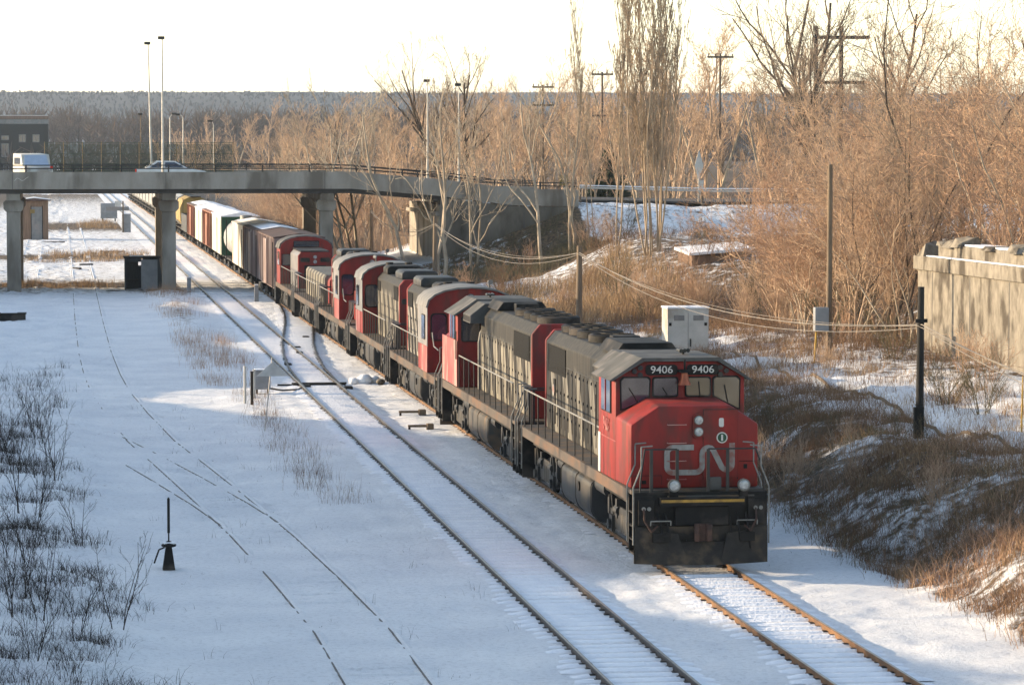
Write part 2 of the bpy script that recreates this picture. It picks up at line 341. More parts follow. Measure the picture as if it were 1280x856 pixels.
def terrain(X, Y):
    X = np.asarray(X, float); Y = np.asarray(Y, float)
    z = np.full(np.broadcast(X, Y).shape, GZ)
    edge = 17.7 + .8 * vnoise(Y, Y * 0, 9, 3)
    near = 1 - smooth(118, 150, Y)
    bank = 1.65 * smooth(edge, edge + 4.4, X) * (near + (1 - near) * .55)
    bank = bank + .5 * smooth(22, 30, X)
    z = z + bank
    rise = 2.6 * smooth(31, 44, X) * (1 - smooth(150, 190, Y)) + 2.5 * smooth(28, 36, X) * smooth(150, 190, Y)
    z = z + rise + 1.5 * smooth(45, 90, X)
    # wooded rise on the right beyond the road
    z = z + 1.0 * smooth(20, 34, X) * smooth(235, 300, Y)
    # road embankment right of the bridge
    rz = np.interp(X, ROADX, ROADZ) - .25
    dist = np.maximum(np.maximum(213.5 - Y, Y - 231.5), 0)
    emb = rz - dist * .55
    wl = np.interp(X, [17, 25.0, 29, 34, 36.5], [.2, 1.9, 3.3, 5.3, 5.7])
    front = np.minimum(rz, wl) - np.maximum(212.6 - Y, 0) * .42
    emb = np.where(Y < 213.0, front, np.where(X > 26.2, emb, np.minimum(emb, wl)))
    z = np.where((X > 17) & (Y > 195), np.maximum(np.minimum(z, np.where(Y < 213.0, wl + .1, 99)), emb), np.maximum(z, np.where(X > 18.5, emb, -9)))
    # left: wooded ridge outside the frame, crest dipped to shape the shade, with the bridge's other approach
    lw = vnoise(Y, Y * 0 + 5, 26, 8)
    shade_ridge_h = (8.1 - .9 * smooth(105, 125, Y) + .9 * lw - 1.5 * np.exp(-((Y - 79) / 6) ** 2) - 1.6 * np.exp(-((Y - 131) / 8.) ** 2) - .8 * np.exp(-((Y - 166) / 5.) ** 2) - 1.2 * np.exp(-((Y - 203) / 7.) ** 2)) * (1 - .78 * smooth(212, 236, Y)) * smooth(-30, 20, Y)
    ridge = shade_ridge_h * smooth(-8.5, -21, X) * (1 - smooth(-40, -70, X) * .4)
    z = z + ridge
    # low rough verge on the near left
    z = z + .35 * smooth(2.6, -1.2, X) * (1 - smooth(112, 135, Y))
    # low hummocks between the yard and the main line
    hum = np.exp(-((X - 6.9) / 1.2) ** 2) * smooth(150, 175, Y) * (1 - smooth(210, 222, Y)) * .25
    z = z + hum
    # small-scale relief, kept off the track beds
    off = 1 - np.clip(1 - np.abs(X - XA) / 2.0, 0, 1) - np.clip(1 - np.abs(X - XB) / 2.0, 0, 1)
    rough = .05 + .12 * smooth(17.3, 19, X) + .10 * smooth(2.2, .2, X)
    z = z + off * (vnoise(X, Y, 1.1, 21) * rough * 1.4 + vnoise(X, Y, .45, 22) * rough * .9 + vnoise(X, Y, 5, 24) * .08)
    bumpy = smooth(11.3, 12.0, X) * smooth(17, 15.5, X) + .4
    z = z + off * bumpy * vnoise(X, Y, .3, 23) * .05
    yn_ = smooth(45, 60, Y) * (1 - smooth(150, 170, Y))
    for c_, a_ in ((7.9, .035), (8.55, .03), (3.2, .03), (12.1, .03)):
        z = z - a_ * yn_ * np.exp(-((X - c_ - .35 * np.sin(Y * .045 + c_) - .05 * np.sin(Y * 1.7)) / .16) ** 2) * (.6 + vnoise(X, Y, .8, 28))
    sb = smooth(17.7, 19.2, X) * (1 - smooth(24, 27, X)) * (1 - smooth(125, 150, Y))
    z = z + sb * (vnoise(X, Y, 2.7, 26) * .45 + vnoise(X, Y, 1.3, 27) * .35)
    return z
def gz(x, y): return float(terrain(np.array([x]), np.array([y]))[0])

def axis_pts(segs):
    out = [np.array([segs[0][0]])]
    for a, b, n in segs: out.append(np.linspace(a, b, n + 1)[1:])
    return np.concatenate(out)
gx = axis_pts([(-1500, -80, 12), (-80, -8, 30), (-8, -3, 20), (-3, 20, 150), (20, 45, 80), (45, 120, 40), (120, 2500, 20)])
gy = axis_pts([(-300, 30, 14), (30, 50, 20), (50, 130, 440), (130, 240, 330), (240, 420, 120), (420, 1000, 60), (1000, 7000, 20)])
GX, GY = np.meshgrid(gx, gy)
GZZ = terrain(GX, GY)
V = np.stack([GX.ravel(), GY.ravel(), GZZ.ravel()], 1)
nx, ny = len(gx), len(gy)
idx = np.arange(nx * ny).reshape(ny, nx)
F = np.stack([idx[:-1, :-1].ravel(), idx[:-1, 1:].ravel(), idx[1:, 1:].ravel(), idx[1:, :-1].ravel()], 1)
ground = np_mesh('ground', V, F, 'ground', smooth=True)
X, Y = V[:, 0], V[:, 1]
slope_band = smooth(17.6, 18.6, X) * (1 - smooth(22.0, 23.6, X)) * (1 - smooth(112, 140, Y))
lit = .05 + .38 * slope_band + .10 * (vnoise(X, Y, 3.1, 35) > .0) * slope_band + .17 * smooth(22.2, 24, X) + .14 * smooth(26, 34, X) + .25 * smooth(130, 150, Y) * smooth(19, 24, X) * (1 - smooth(190, 210, Y)) * .55
lit = lit + .20 * smooth(3.0, 0.5, X) * (1 - smooth(115, 140, Y)) + .5 * smooth(-8, -14, X)
lit = lit + .34 * np.exp(-((X - 6.9) / 1.1) ** 2) * smooth(160, 175, Y) * (1 - smooth(225, 240, Y))
lit = lit + .12 * np.exp(-((X - 7.3) / .8) ** 2) * smooth(85, 95, Y) * (1 - smooth(160, 175, Y))
lit = lit + .16 * smooth(24.8, 27, X) * smooth(92, 104, Y) * (1 - smooth(150, 170, Y)) + .34 * smooth(236, 250, Y) * smooth(17.5, 20, X) + .30 * smooth(500, 800, Y)
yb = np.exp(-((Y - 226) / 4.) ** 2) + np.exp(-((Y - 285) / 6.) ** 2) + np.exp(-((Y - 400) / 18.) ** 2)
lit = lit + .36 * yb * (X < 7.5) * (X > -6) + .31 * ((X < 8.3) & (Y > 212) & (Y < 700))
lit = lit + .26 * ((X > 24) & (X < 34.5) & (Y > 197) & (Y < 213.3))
lit = lit + .05 * np.exp(-((X - 12.1) / .35) ** 2)
at = ground.data.attributes.new('litter', 'FLOAT', 'POINT'); at.data.foreach_set('value', lit.astype(np.float32))
tag(ground, kind='structure')

# distant hills (structure)
hx = np.linspace(-1600, 2600, 160); hy = np.array([2300, 2500, 2750, 3000, 3200, 3600.])
hz = np.array([-5, 10, 38, 60, 66, 66.])
HX, HY = np.meshgrid(hx, hy); HZ = np.repeat(hz[:, None], len(hx), 1)
HZ = HZ * (1 + .10 * vnoise(HX, HY, 420, 31) + .05 * vnoise(HX, HY, 120, 32))
i2 = np.arange(HX.size).reshape(HX.shape)
hill = np_mesh('hill', np.stack([HX.ravel(), HY.ravel(), HZ.ravel()], 1), np.stack([i2[:-1, :-1].ravel(), i2[:-1, 1:].ravel(), i2[1:, 1:].ravel(), i2[1:, :-1].ravel()], 1), 'hill', smooth=True)
tag(hill, kind='structure')

# ------------------------------------------------------------------ tracks
def offset_line(pts, d):
    out = []
    for i, p in enumerate(pts):
        a = pts[max(i - 1, 0)]; b = pts[min(i + 1, len(pts) - 1)]
        t = Vector((b[0] - a[0], b[1] - a[1])).normalized(); out.append((p[0] + t.y * d, p[1] - t.x * d))
    return out
def sweep_rail(pts, top, name, m, parent, head=.037, foot=.07, h=.17):
    prof = [(-foot, -h), (foot, -h), (foot, -h + .02), (.012, -h + .045), (.012, -.045), (head, -.035), (head, -.006), (head - .008, 0), (-head + .008, 0), (-head, -.006), (-head, -.035), (-.012, -.045), (-.012, -h + .045), (-foot, -h + .02)]
    mb = MB(); n = len(prof); rings = []
    for (x, z) in prof: rings.append(offset_line(pts, x))
    for i in range(len(pts)):
        for k, (x, z) in enumerate(prof): mb.v.append((rings[k][i][0], rings[k][i][1], top + z))
    for i in range(len(pts) - 1):
        for k in range(n): mb.f.append((i * n + k, i * n + (k + 1) % n, (i + 1) * n + (k + 1) % n, (i + 1) * n + k))
    mb.f.append(tuple(range(n))); mb.f.append(tuple(range((len(pts) - 1) * n, len(pts) * n)))
    return mb.build(name, m, parent)
def densify(pts, step=3.0):
    out = []
    for a, b in zip(pts[:-1], pts[1:]):
        n = max(1, int(math.hypot(b[0] - a[0], b[1] - a[1]) / step))
        for k in range(n): out.append((a[0] + (b[0] - a[0]) * k / n, a[1] + (b[1] - a[1]) * k / n))
    out.append(pts[-1]); return out
def ties(pts, y_end, top, parent, m='snow', plates=True, w=2.55):
    P = densify(pts, .56); mb = MB(); pl = MB()
    for i, p in enumerate(P[:-1]):
        if p[1] > y_end: break
        q = P[i + 1]; a = math.atan2(q[1] - p[1], q[0] - p[0]) - PI / 2
        c, s = math.cos(a), math.sin(a); hw = w / 2 + random.uniform(-.05, .05); hl = .12
        t = top + random.uniform(-.012, .012)
        def T(x, y, z): return (p[0] + x * c - y * s, p[1] + x * s + y * c, z)
        mb.loft([T(-hw, -hl - .03, t - .06), T(hw, -hl - .03, t - .06), T(hw, hl + .03, t - .06), T(-hw, hl + .03, t - .06)], [T(-hw + .3, -hl + .06, t), T(hw - .3, -hl + .06, t), T(hw - .3, hl - .06, t), T(-hw + .3, hl - .06, t)])
        if plates:
            for sx in (-.7525, .7525):
                e = random.uniform(.08, .16); f = random.uniform(.07, .125)
                pl.loft([T(sx - f, -e / 2, t - .05), T(sx + f, -e / 2, t - .05), T(sx + f, e / 2, t - .05), T(sx - f, e / 2, t - .05)], [T(sx - f, -e / 2, t + .004), T(sx + f, -e / 2, t + .004), T(sx + f, e / 2, t + .004), T(sx - f, e / 2, t + .004)])
    tag(mb.build('ties', m, parent, smooth=True), kind='stuff')
    if plates: tag(pl.build('tie_plates', 'iron', parent), kind='stuff')

def main_track(x, label, m, y_ties):
    t = tag(empty('railway_track', (0, 0, 0)), label, 'railway track', 'main line tracks')
    L = [(x, 30), (x, 60), (x, 120), (x, 200), (x, 400), (x, 1000)]
    for s in (-.7525, .7525): sweep_rail(offset_line(L, s), 0, 'rail', m, t)
    wear = MB()
    for s in (-.7525, .7525): wear.box(x + s - .022, 30, .001, x + s + .022, 1000, .003)
    wear.build('rail_head_shine', 'rail_top', t)
    ties([(x, 36), (x, 260)], y_ties, GZ + .04, t)
    return t
main_track(XA, 'empty snow covered track with dark shiny rails left of the train', 'rail', 240)
main_track(XB, 'snow covered track with rusty rails that the train stands on', 'rail_rust', 240)

# crossover between the two
xo = tag(empty('track_crossover', (0, 0, 0)), 'curved crossover switch joining the empty track to the train track', 'railway switch')
CL = [(10.2, 121), (10.28, 128), (10.45, 137), (10.85, 146), (11.4, 155), (12.1, 164), (12.8, 173), (13.4, 182), (13.85, 192), (14.04, 202)]
for s in (-.7525, .7525): sweep_rail(offset_line(densify(CL, 2), s), -.004, 'rail', 'rail', xo, head=.04)
ties(CL[1:-1], 999, GZ + .045, xo, plates=True)
mb = MB(); mb.box(9.2, 127.6, -.12, 11.3, 127.75, -.02); mb.box(9.2, 128.3, -.12, 11.4, 128.42, -.04); mb.box(8.6, 127.95, -.13, 9.3, 128.05, -.07)
mb.build('switch_rods', 'iron', xo)
mb = MB()
for (a, b) in ((9.72, 127), (11.3, 126), (11.2, 152), (12.25, 160.5), (11.0, 148), (9.9, 140)): mb.box(a - .18, b - .3, -.13, a + .12, b + .3, -.03)
mb.build('switch_plates', 'iron', xo, bevel=.02)

# snowed-over yard tracks on the left
def yard(L, label, m='rail', wt=55, up=0.0):
    t = tag(empty('yard_track', (0, 0, 0)), label, 'railway track', 'snowed over yard tracks')
    P = densify(L, 2.0)
    for s in (-.7525, .7525):
        sweep_rail(offset_line(P, s), GZ + .016 + up, 'rail', 'rail_buried', t, h=.12, head=.018)
    ties(P, 150, GZ + .002, t, m='ground', plates=False)
    for s in (-.7525, .7525):
        Q = offset_line(P, s + .06); mb = MB()
        for i, q in enumerate(Q): mb.v += [(q[0] - .16, q[1], GZ - .03), (q[0] + .02, q[1], GZ + .028), (q[0] + .22, q[1], GZ - .03)]
        for i in range(len(Q) - 1): mb.f += [(3 * i, 3 * i + 3, 3 * i + 4, 3 * i + 1), (3 * i + 1, 3 * i + 4, 3 * i + 5, 3 * i + 2)]
        mb.build('snow_ridge', 'ground', t, smooth=False)
    return t
yard([(5.75, 40), (5.67, 55.6), (5.62, 62), (5.3, 69.5), (4.85, 77.8), (4.2, 87), (3.6, 95), (2.9, 104), (2.35, 115), (1.95, 125), (1.75, 135), (1.62, 150), (1.6, 180), (1.7, 238), (1.75, 420)], 'snowed over yard track running from the lower left under the bridge')
yard([(4.75, 80), (4.2, 85), (3.2, 92.5), (2.2, 99.5), (1.1, 106.5), (-.1, 114), (-1.8, 123), (-4, 134)], 'snowed over yard track branching off towards the left edge')
yard([(-2.4, 215), (-2.5, 300), (-2.6, 420)], 'snowed over yard track beyond the bridge beside the wooden hut')

# ------------------------------------------------------------------ locomotive pieces
def arc_pts(cx, cz, r, a0, a1, n=6):
    return [(cx + r * math.cos(R(a0 + (a1 - a0) * i / n)), cz + r * math.sin(R(a0 + (a1 - a0) * i / n))) for i in range(n + 1)]
def rrect(x0, z0, x1, z1, r=.06, n=4):
    return arc_pts(x1 - r, z0 + r, r, -90, 0, n) + arc_pts(x1 - r, z1 - r, r, 0, 90, n) + arc_pts(x0 + r, z1 - r, r, 90, 180, n) + arc_pts(x0 + r, z0 + r, r, 180, 270, n)
def scale_poly(p, g):
    cx = sum(a for a, b in p) / len(p); cz = sum(b for a, b in p) / len(p)
    return [(cx + (a - cx) * (1 + g / max(.05, abs(a - cx)) if abs(a - cx) > .02 else 1), cz + (b - cz) * (1 + g / max(.05, abs(b - cz)) if abs(b - cz) > .02 else 1)) for a, b in p]
def window_y(par, pts, y, gm='glass', fm='blackm', sgn=-1, grow=.035):
    """pane in a plane of constant y; sgn = outward direction"""
    f = MB().prism(scale_poly(pts, grow), 'y', y, y + sgn * .025).build('window', fm, par)
    MB().prism(pts, 'y', y + sgn * .026, y + sgn * .034).build('pane', gm, f)
    return f
def window_x(par, pts, x, gm='glass', fm='blackm', sgn=-1, grow=.03):
    f = MB().prism(scale_poly(pts, grow), 'x', x, x + sgn * .025).build('window', fm, par)
    MB().prism(pts, 'x', x + sgn * .026, x + sgn * .034).build('pane', gm, f)
    return f

def truck(par, yc, wb=2.74):
    t = MB()
    for s in (-1, 1):
        x = s * 1.06
        t.prism([(yc - wb / 2 - .55, .62), (yc - wb / 2 - .2, .45), (yc - .6, .42), (yc + .6, .42), (yc + wb / 2 + .2, .45), (yc + wb / 2 + .55, .62), (yc + wb / 2 + .5, .85), (yc + .8, .8), (yc + .45, 1.0), (yc - .45, 1.0), (yc - .8, .8), (yc - wb / 2 - .5, .85)], 'x', x - .09, x + .13 * s + .0)
        for a in (-1, 1):
            y = yc + a * wb / 2
            t.box(x - .12, y - .2, .34, x + .2 * s, y + .2, .72)
            t.cyl((x, y, .51), (x + .27 * s, y, .51), .14, .12, 10)
            t.box(x - .05, y - .62, .7, x + .16 * s, y - .42, 1.15)
            t.box(x - .05, y + .42, .7, x + .16 * s, y + .62, 1.15)
            t.cyl((x + .1 * s, y - a * .75, .88), (x + .1 * s, y - a * .3, .88), .11, .11, 10)
            t.cyl((x + .12 * s, y - .05, .7), (x + .2 * s, y - .1, 1.35), .03, .03, 6)
        for dy in (-.28, 0, .28): t.cyl((x + .06 * s, yc + dy, .42), (x + .06 * s, yc + dy, .85), .09, .09, 8)
    t.box(-1.0, yc - .5, .5, 1.0, yc + .5, 1.1)
    o = t.build('truck', 'dkgrey', par)
    for a in (-1, 1):
        y = yc + a * wb / 2
        for s in (-1, 1):
            MB().revolve([(.47, -.07), (.51, -.05), (.5, .05), (.55, .06), (.54, .08), (.2, .085)], (s * .75, y, .51), 20, 'x').build('wheel', 'iron', o, smooth=True)
    return o
def fuel_tank(par, y0, y1, m, zb=.28, zt=1.3, hw=1.38):
    prof = []
    for s in (1,):
        prof = arc_pts(hw - .42, zb + .42, .42, -90, 0, 5) + arc_pts(hw - .16, zt - .16, .16, 0, 90, 3)
    prof = prof + [(-a, b) for a, b in prof[::-1]]
    o = MB().prism(prof, 'y', y0, y1).build('fuel_tank', m, par, smooth=True, bevel=.02)
    mb = MB()
    for y in (y0 + .06, (y0 + y1) / 2, y1 - .06): MB().prism(scale_poly(prof, .012), 'y', y - .025, y + .025).build('tank_band', 'blackm', o)
    MB().cyl((-hw - .04, (y0 + y1) / 2 - .6, 1.0), (-hw + .1, (y0 + y1) / 2 - .6, 1.0), .12, .12, 10).build('filler_cap', 'blackm', o)
    return o
def railings(par, L, deck, xs=1.46, top=1.02, y0=None, y1=None, n=9, name='railing', rail_m='railing_w'):
    for s in (-1, 1):
        o = MB().tube([(s * xs, y0, deck + top), (s * xs, y1, deck + top)], .022, 6).build('handrail', rail_m, par)
        for k in range(n):
            y = y0 + (y1 - y0) * k / (n - 1)
            MB().cyl((s * xs, y, deck - .18), (s * xs, y, deck + top - .02), .018, .018, 6).build('railing_post', 'railing', o)
def loco_base(par, L, deck, truck_y, tank, tank_m='dkgrey', sill='rustedge', wb=2.74, n_rail=9, ry=None, front=True):
    h = L / 2
    MB().box(-1.5, -h + .35, deck - .09, 1.5, h - .35, deck).build('walkway', 'walk', par)
    for s in (-1, 1): B('sill', sill, par, (s * 1.5, -h + .9, deck - .26, s * 1.53, h - .9, deck - .004))
    B('frame', 'blackm', par, (-.75, -h + .3, .95, .75, h - .3, deck - .1), (-1.3, -h + 1.4, deck - .45, 1.3, h - 1.4, deck - .1))
    for t in truck_y: truck(par, t, wb)
    fuel_tank(par, tank[0], tank[1], tank_m)
    for s in (-1, 1):
        MB().cyl((s * 1.15, tank[0] - 1.5, 1.25), (s * 1.15, tank[0] - .2, 1.25), .19, .19, 12).build('air_reservoir', 'dkgrey', par, smooth=True)
        MB().cyl((s * 1.15, tank[1] + .15, 1.2), (s * 1.15, tank[1] + 1.0, 1.2), .17, .17, 12).build('air_reservoir', 'dkgrey', par, smooth=True)
    for e in (-1, 1):
        ye = e * h
        # corner steps
        for s in (-1, 1):
            w = MB()
            w.box(s * 1.08, ye, .3, s * 1.12, ye - e * .72, deck - .1)
            w.box(s * 1.12, ye, .3, s * 1.5, ye - e * .05, deck - .1)
            w.box(s * 1.12, ye - e * .67, .3, s * 1.5, ye - e * .72, deck - .1)
            for z in (.32, .62, .92, 1.22): w.box(s * 1.12, ye - e * .05, z, s * 1.5, ye - e * .67, z + .035)
            o = w.build('step', 'blackm', par)
            for dy in (.0, .78):
                y = ye - e * (dy - .03)
                MB().tube([(s * 1.53, y, .55), (s * 1.53, y, deck + .1), (s * (1.53 - .18), y, deck + .55), (s * (1.53 - .18), y, deck + 1.0), (s * 1.1, y, deck + 1.02)], .017, 6).build('grab_rail', 'railing_w', o)
        p = MB(); p.box(-1.5, ye - e * .03, .75, 1.5, ye - e * .1, deck - .02)
        p.build('pilot_plate', 'blackm', par)
        c = MB(); c.box(-.12, ye - e * .3, .72, .12, ye + e * .3, .96); c.prism([(-.2, ye + e * .25), (.1, ye + e * .25), (.18, ye + e * .36), (.16, ye + e * .5), (.04, ye + e * .5), (.03, ye + e * .4), (-.1, ye + e * .4), (-.14, ye + e * .52), (-.24, ye + e * .5)], 'z', .66, 1.04)
        c.build('coupler', 'rusty', par, bevel=.02)
        B('coupler_pocket', 'plough', par, (-.34, ye - e * .05, .55, .34, ye + e * .1, .66), (-.34, ye - e * .05, 1.04, .34, ye + e * .1, 1.12))
        for x in (-.95, -.8, .62, .8, 1.0):
            MB().tube([(x, ye + e * .02, 1.25), (x + .02, ye + e * .14, 1.0), (x + .05, ye + e * .16, .7), (x + .1, ye + e * .1, .45)], .025, 6).build('air_hose', 'iron', par)
def end_rail(par, y, deck, xs=(-1.1, -.52, .18, .62), top=.93, m='railing'):
    for x in xs: MB().box(x - .035, y - .02, deck - .1, x + .035, y + .02, deck + top).build('end_railing_post', m, par)
    MB().tube([(-1.05 - .3, y, deck - .15), (-1.35, y, deck + .2), (-1.25, y, deck + top), (xs[1], y, deck + top)], .02).build('end_handrail', 'railing', par)
    MB().tube([(xs[2], y, deck + top), (1.25, y, deck + top), (1.42, y, deck + .5), (1.45, y, deck - .2)], .02).build('end_handrail', 'railing', par)

def wide_cab_loco(name, label, loc, rz, number, hood_m, front_full=True, tank_m='dkgrey'):
    par = tag(empty(name, loc, rz), label, 'locomotive')
    L = 18.0; h = 9.0; deck = 1.72
    loco_base(par, L, deck, (-5.9, 5.9), (-2.5, 2.2), tank_m)
    yn, yc, yb = -h + .75, -h + 2.45, -h + 4.75
    # snow plough
    pm = MB()
    pm.loft([(-1.5, -h - .05, .13), (1.5, -h - .05, .13), (1.5, -h + .06, .13), (-1.5, -h + .06, .13)], [(-1.5, -h - .05, .95), (1.5, -h - .05, .95), (1.5, -h + .06, .95), (-1.5, -h + .06, .95)])
    for s in (-1, 1): pm.loft([(s * 1.5, -h - .05, .13), (s * .35, -h - .42, .13), (s * .35, -h - .36, .13), (s * 1.5, -h + .02, .13)], [(s * 1.5, -h - .05, .95), (s * .55, -h - .2, .8), (s * .55, -h - .14, .8), (s * 1.5, -h + .02, .95)])
    pm.loft([(-.36, -h - .42, .13), (.36, -h - .42, .13), (.36, -h - .36, .13), (-.36, -h - .36, .13)], [(-.56, -h - .2, .62), (.56, -h - .2, .62), (.56, -h - .14, .62), (-.56, -h - .14, .62)])
    plow = pm.build('snow_plough', 'plough', par)
    B('plough_slot', 'iron', plow, (-1.12, -h - .2, .62, -.72, -h - .06, .82), (.85, -h - .2, .62, 1.18, -h - .06, .82))
    MB().tube([(-1.15, -h - .1, .98), (-1.15, -h - .12, 1.08), (-.7, -h - .12, 1.08), (-.7, -h - .1, .98)], .015).build('uncoupling_lever', 'railing_w', par)
    MB().tube([(.8, -h - .1, .98), (.8, -h - .12, 1.08), (1.25, -h - .12, 1.08), (1.25, -h - .1, .98)], .015).build('uncoupling_lever', 'railing_w', par)
    # anticlimber with yellow edge
    B('anticlimber', 'blackm', par, (-.95, -h - .22, 1.42, .95, -h - .03, 1.6)); B('anticlimber_edge', 'yellow', par, (-.93, -h - .245, 1.5, .93, -h - .222, 1.56))
    mb = MB()
    mb.box(-.6, -h - .12, .98, .6, -h - .02, 1.4); mb.box(-1.42, -h - .05, .98, -1.05, -h - .02, 1.55); mb.box(1.05, -h - .05, .98, 1.42, -h - .02, 1.55)
    mb.build('drawbar_housing', 'blackm', par, bevel=.02)
    # nose
    A = [(-1.45, yn, deck), (1.45, yn, deck), (1.45, yn, 3.14), (.82, yn, 3.56), (-.82, yn, 3.56), (-1.45, yn, 3.14)]
    Bq = [(-1.5, yc, deck), (1.5, yc, deck), (1.5, yc, 3.2), (.82, yc, 3.62), (-.82, yc, 3.62), (-1.5, yc, 3.2)]
    nose = MB().loft(A, Bq).build('nose', 'red', par, bevel=.05, smooth=True)
    # cab
    sec = [(-1.5, deck), (1.5, deck), (1.5, 4.08), (.86, 4.44), (-.86, 4.44), (-1.5, 4.08)]
    cab = MB().prism(sec, 'y', yc, yb).build('cab', 'red', par, bevel=.03, smooth=True)
    if not front_full:
        B('sun_glare_side_panel', 'pinkred', cab, (1.505, yn + .1, deck + .02, 1.52, yb - .02, 3.2))  # paler panel on the sunward side, sunlight put into its colour
    roof = [(-1.66, 4.02), (-1.6, 4.0), (-.86, 4.447), (.86, 4.447), (1.6, 4.0), (1.66, 4.02), (.9, 4.53), (-.9, 4.53)]
    MB().prism(roof, 'y', yc - .10, yb + .15).build('cab_roof', 'roofgrey', par)
    # windscreens
    yw = yc - .002
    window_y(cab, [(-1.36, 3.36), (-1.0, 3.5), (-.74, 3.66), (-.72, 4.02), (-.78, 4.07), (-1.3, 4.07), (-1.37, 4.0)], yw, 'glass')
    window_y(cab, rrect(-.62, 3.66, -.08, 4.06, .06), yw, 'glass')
    window_y(cab, rrect(.14, 3.66, .68, 4.06, .06), yw, 'glass_amber_reflection')
    window_y(cab, [(1.36, 3.36), (1.37, 4.0), (1.3, 4.07), (.84, 4.07), (.78, 4.02), (.79, 3.66), (1.0, 3.54)], yw, 'glass_amber_reflection')
    for a, b in (((-.98, 3.5), (-1.2, 3.85)), ((.45, 3.66), (.42, 3.98)), ((1.1, 3.5), (1.02, 3.9)), ((-.3, 3.66), (-.42, 3.85))): MB().cyl((a[0], yw - .05, a[1]), (b[0], yw - .05, b[1]), .012, .012, 6).build('wiper', 'iron', cab)
    for s, x in ((-1, -.44), (1, .52)):
        nb = MB().prism(rrect(x - .37, 4.13, x + .37, 4.37, .08), 'y', yw, yw - .05).build('number_board', 'blackm', cab)
        if number: text_mesh(number, .235, 'numerals', 'numwhite', nb, (x, yw - .056, 4.25), (PI / 2, 0, 0), .001, .004, sx=1.12)
    mb = MB()
    for s in (-1, 1):
        for dx, dz in ((.93, 4.30), (.93, 4.14), (1.07, 4.22)): mb.cyl((s * dx, yw, dz), (s * dx, yw - .06, dz), .06, .055, 12)
    mb.build('marker_lamps', 'dkgrey', cab, smooth=True)
    # bell hanging at the centre
    bl = MB().revolve([(.03, .27), (.07, .24), (.085, .16), (.10, .08), (.14, .0), (.15, -.03)], (.06, yc - .22, 3.95), 18).build('bell', 'bell', par, smooth=True)
    B('bell_bracket', 'blackm', bl, (-.06, yc - .30, 4.2, .18, yc - .002, 4.26), (.04, yc - .24, 4.2, .08, yc - .2, 4.5))
    # side windows
    for s in (-1, 1):
        window_x(cab, rrect(yc + .55, 3.25, yc + 1.75, 3.98, .05), s * 1.502, 'glass', sgn=s)
        MB().box(s * 1.5, yc + 1.12, 3.25, s * 1.55, yc + 1.18, 3.98).build('window_post', 'red', cab)
        B('sun_visor', 'blackm', cab, (s * 1.505, yc + .4, 4.0, s * 1.56, yc + 1.9, 4.03))
        B('door_panel', 'white', cab, (s * 1.503, yb - .32, deck + .02, s * 1.515, yb - .03, deck + .95)) if front_full else None
        gr = MB(); gr.tube([(s * 1.56, yb + .05, deck + .9), (s * 1.56, yb + .05, deck + 1.8)], .02)
        gr.build('grab_iron', 'railing', cab)
        ln = MB(); ln.box(s * 1.503, yn + 1.6, 2.62, s * 1.513, yb - .1, 2.645); ln.box(s * 1.503, yb - .75, deck, s * 1.511, yb - .72, 3.2)
        ln.build('panel_seam', 'pinkred', cab)
    if number:
        text_mesh(number, .42, 'side_numerals', 'pinkred', cab, (-1.512, yc + 1.15, 2.92), (PI / 2, 0, -PI / 2), .01, .004)
    # front details
    yf = yn - .004
    dr = B('nose_door', 'red', nose, (.20, yf, 1.95, .98, yf - .022, 3.46))
    mb = MB()
    for q in ((.19, 1.9, .2, 3.48), (.97, 1.9, .985, 3.48), (.19, 3.465, .985, 3.48)): mb.box(q[0], yf - .003, q[1], q[2], yf - .012, q[3])
    mb.build('door_seam', 'blackm', nose)
    B('panel_seam', 'blackm', nose, (-1.4, yf - .001, 2.0, -.75, yf - .006, 2.012), (-.75, yf - .001, 1.8, -.74, yf - .006, 2.0), (1.02, yf - .001, 2.3, 1.4, yf - .006, 2.312), (-1.2, yf - .001, 1.82, -1.1, yf - .012, 1.9), (1.12, yf - .001, 2.14, 1.2, yf - .012, 2.24))
    hb = MB(); hb.prism(rrect(-.05, 2.83, .21, 3.38, .11, 5), 'y', yf, yf - .06); hbo = hb.build('headlight_housing', 'red', nose)
    for z in (3.24, 2.98):
        g = MB().cyl((.08, yf - .06, z), (.08, yf - .085, z), .105, .105, 18).build('headlight', 'chrome', hbo)
        MB().revolve([(.088, -.012), (.06, -.02), (.01, -.024)], (.08, yf - .085, z), 18, 'y').build('lens', 'lamp', g)
    mb = MB()
    for z in (3.14, 2.73, 2.33, 1.92): mb.tube([(-.62, yf, z), (-.62, yf - .07, z), (-.2, yf - .07, z), (-.2, yf, z)], .012, 5)
    mb.build('ladder_rung', 'pinkred', nose)
    if front_full:
        # looping two-letter logo drawn as one continuous ribbon
        pl = [(-.02, 2.63), (-.5, 2.63)] + arc_pts(-.5, 2.5, .13, 90, 180, 5)[1:] + [(-.63, 2.2)] + arc_pts(-.5, 2.2, .13, 180, 270, 5)[1:] + [(.02, 2.07)] + arc_pts(.02, 2.22, .15, 270, 360, 6)[1:] + [(.17, 2.48)] + arc_pts(.31, 2.48, .14, 180, 40, 6)[1:] + [(.62, 2.17)] + arc_pts(.73, 2.24, .12, 215, 360, 7)[1:] + [(.85, 2.72)]
        w = .062; Lf = []; Rt = []
        for i, p in enumerate(pl):
            a = pl[max(i - 1, 0)]; b = pl[min(i + 1, len(pl) - 1)]; t = Vector((b[0] - a[0], b[1] - a[1])).normalized()
            Lf.append((p[0] - t.y * w, p[1] + t.x * w)); Rt.append((p[0] + t.y * w, p[1] - t.x * w))
        lg = MB(); n = len(pl); y1, y2 = yf - .024, yf - .030
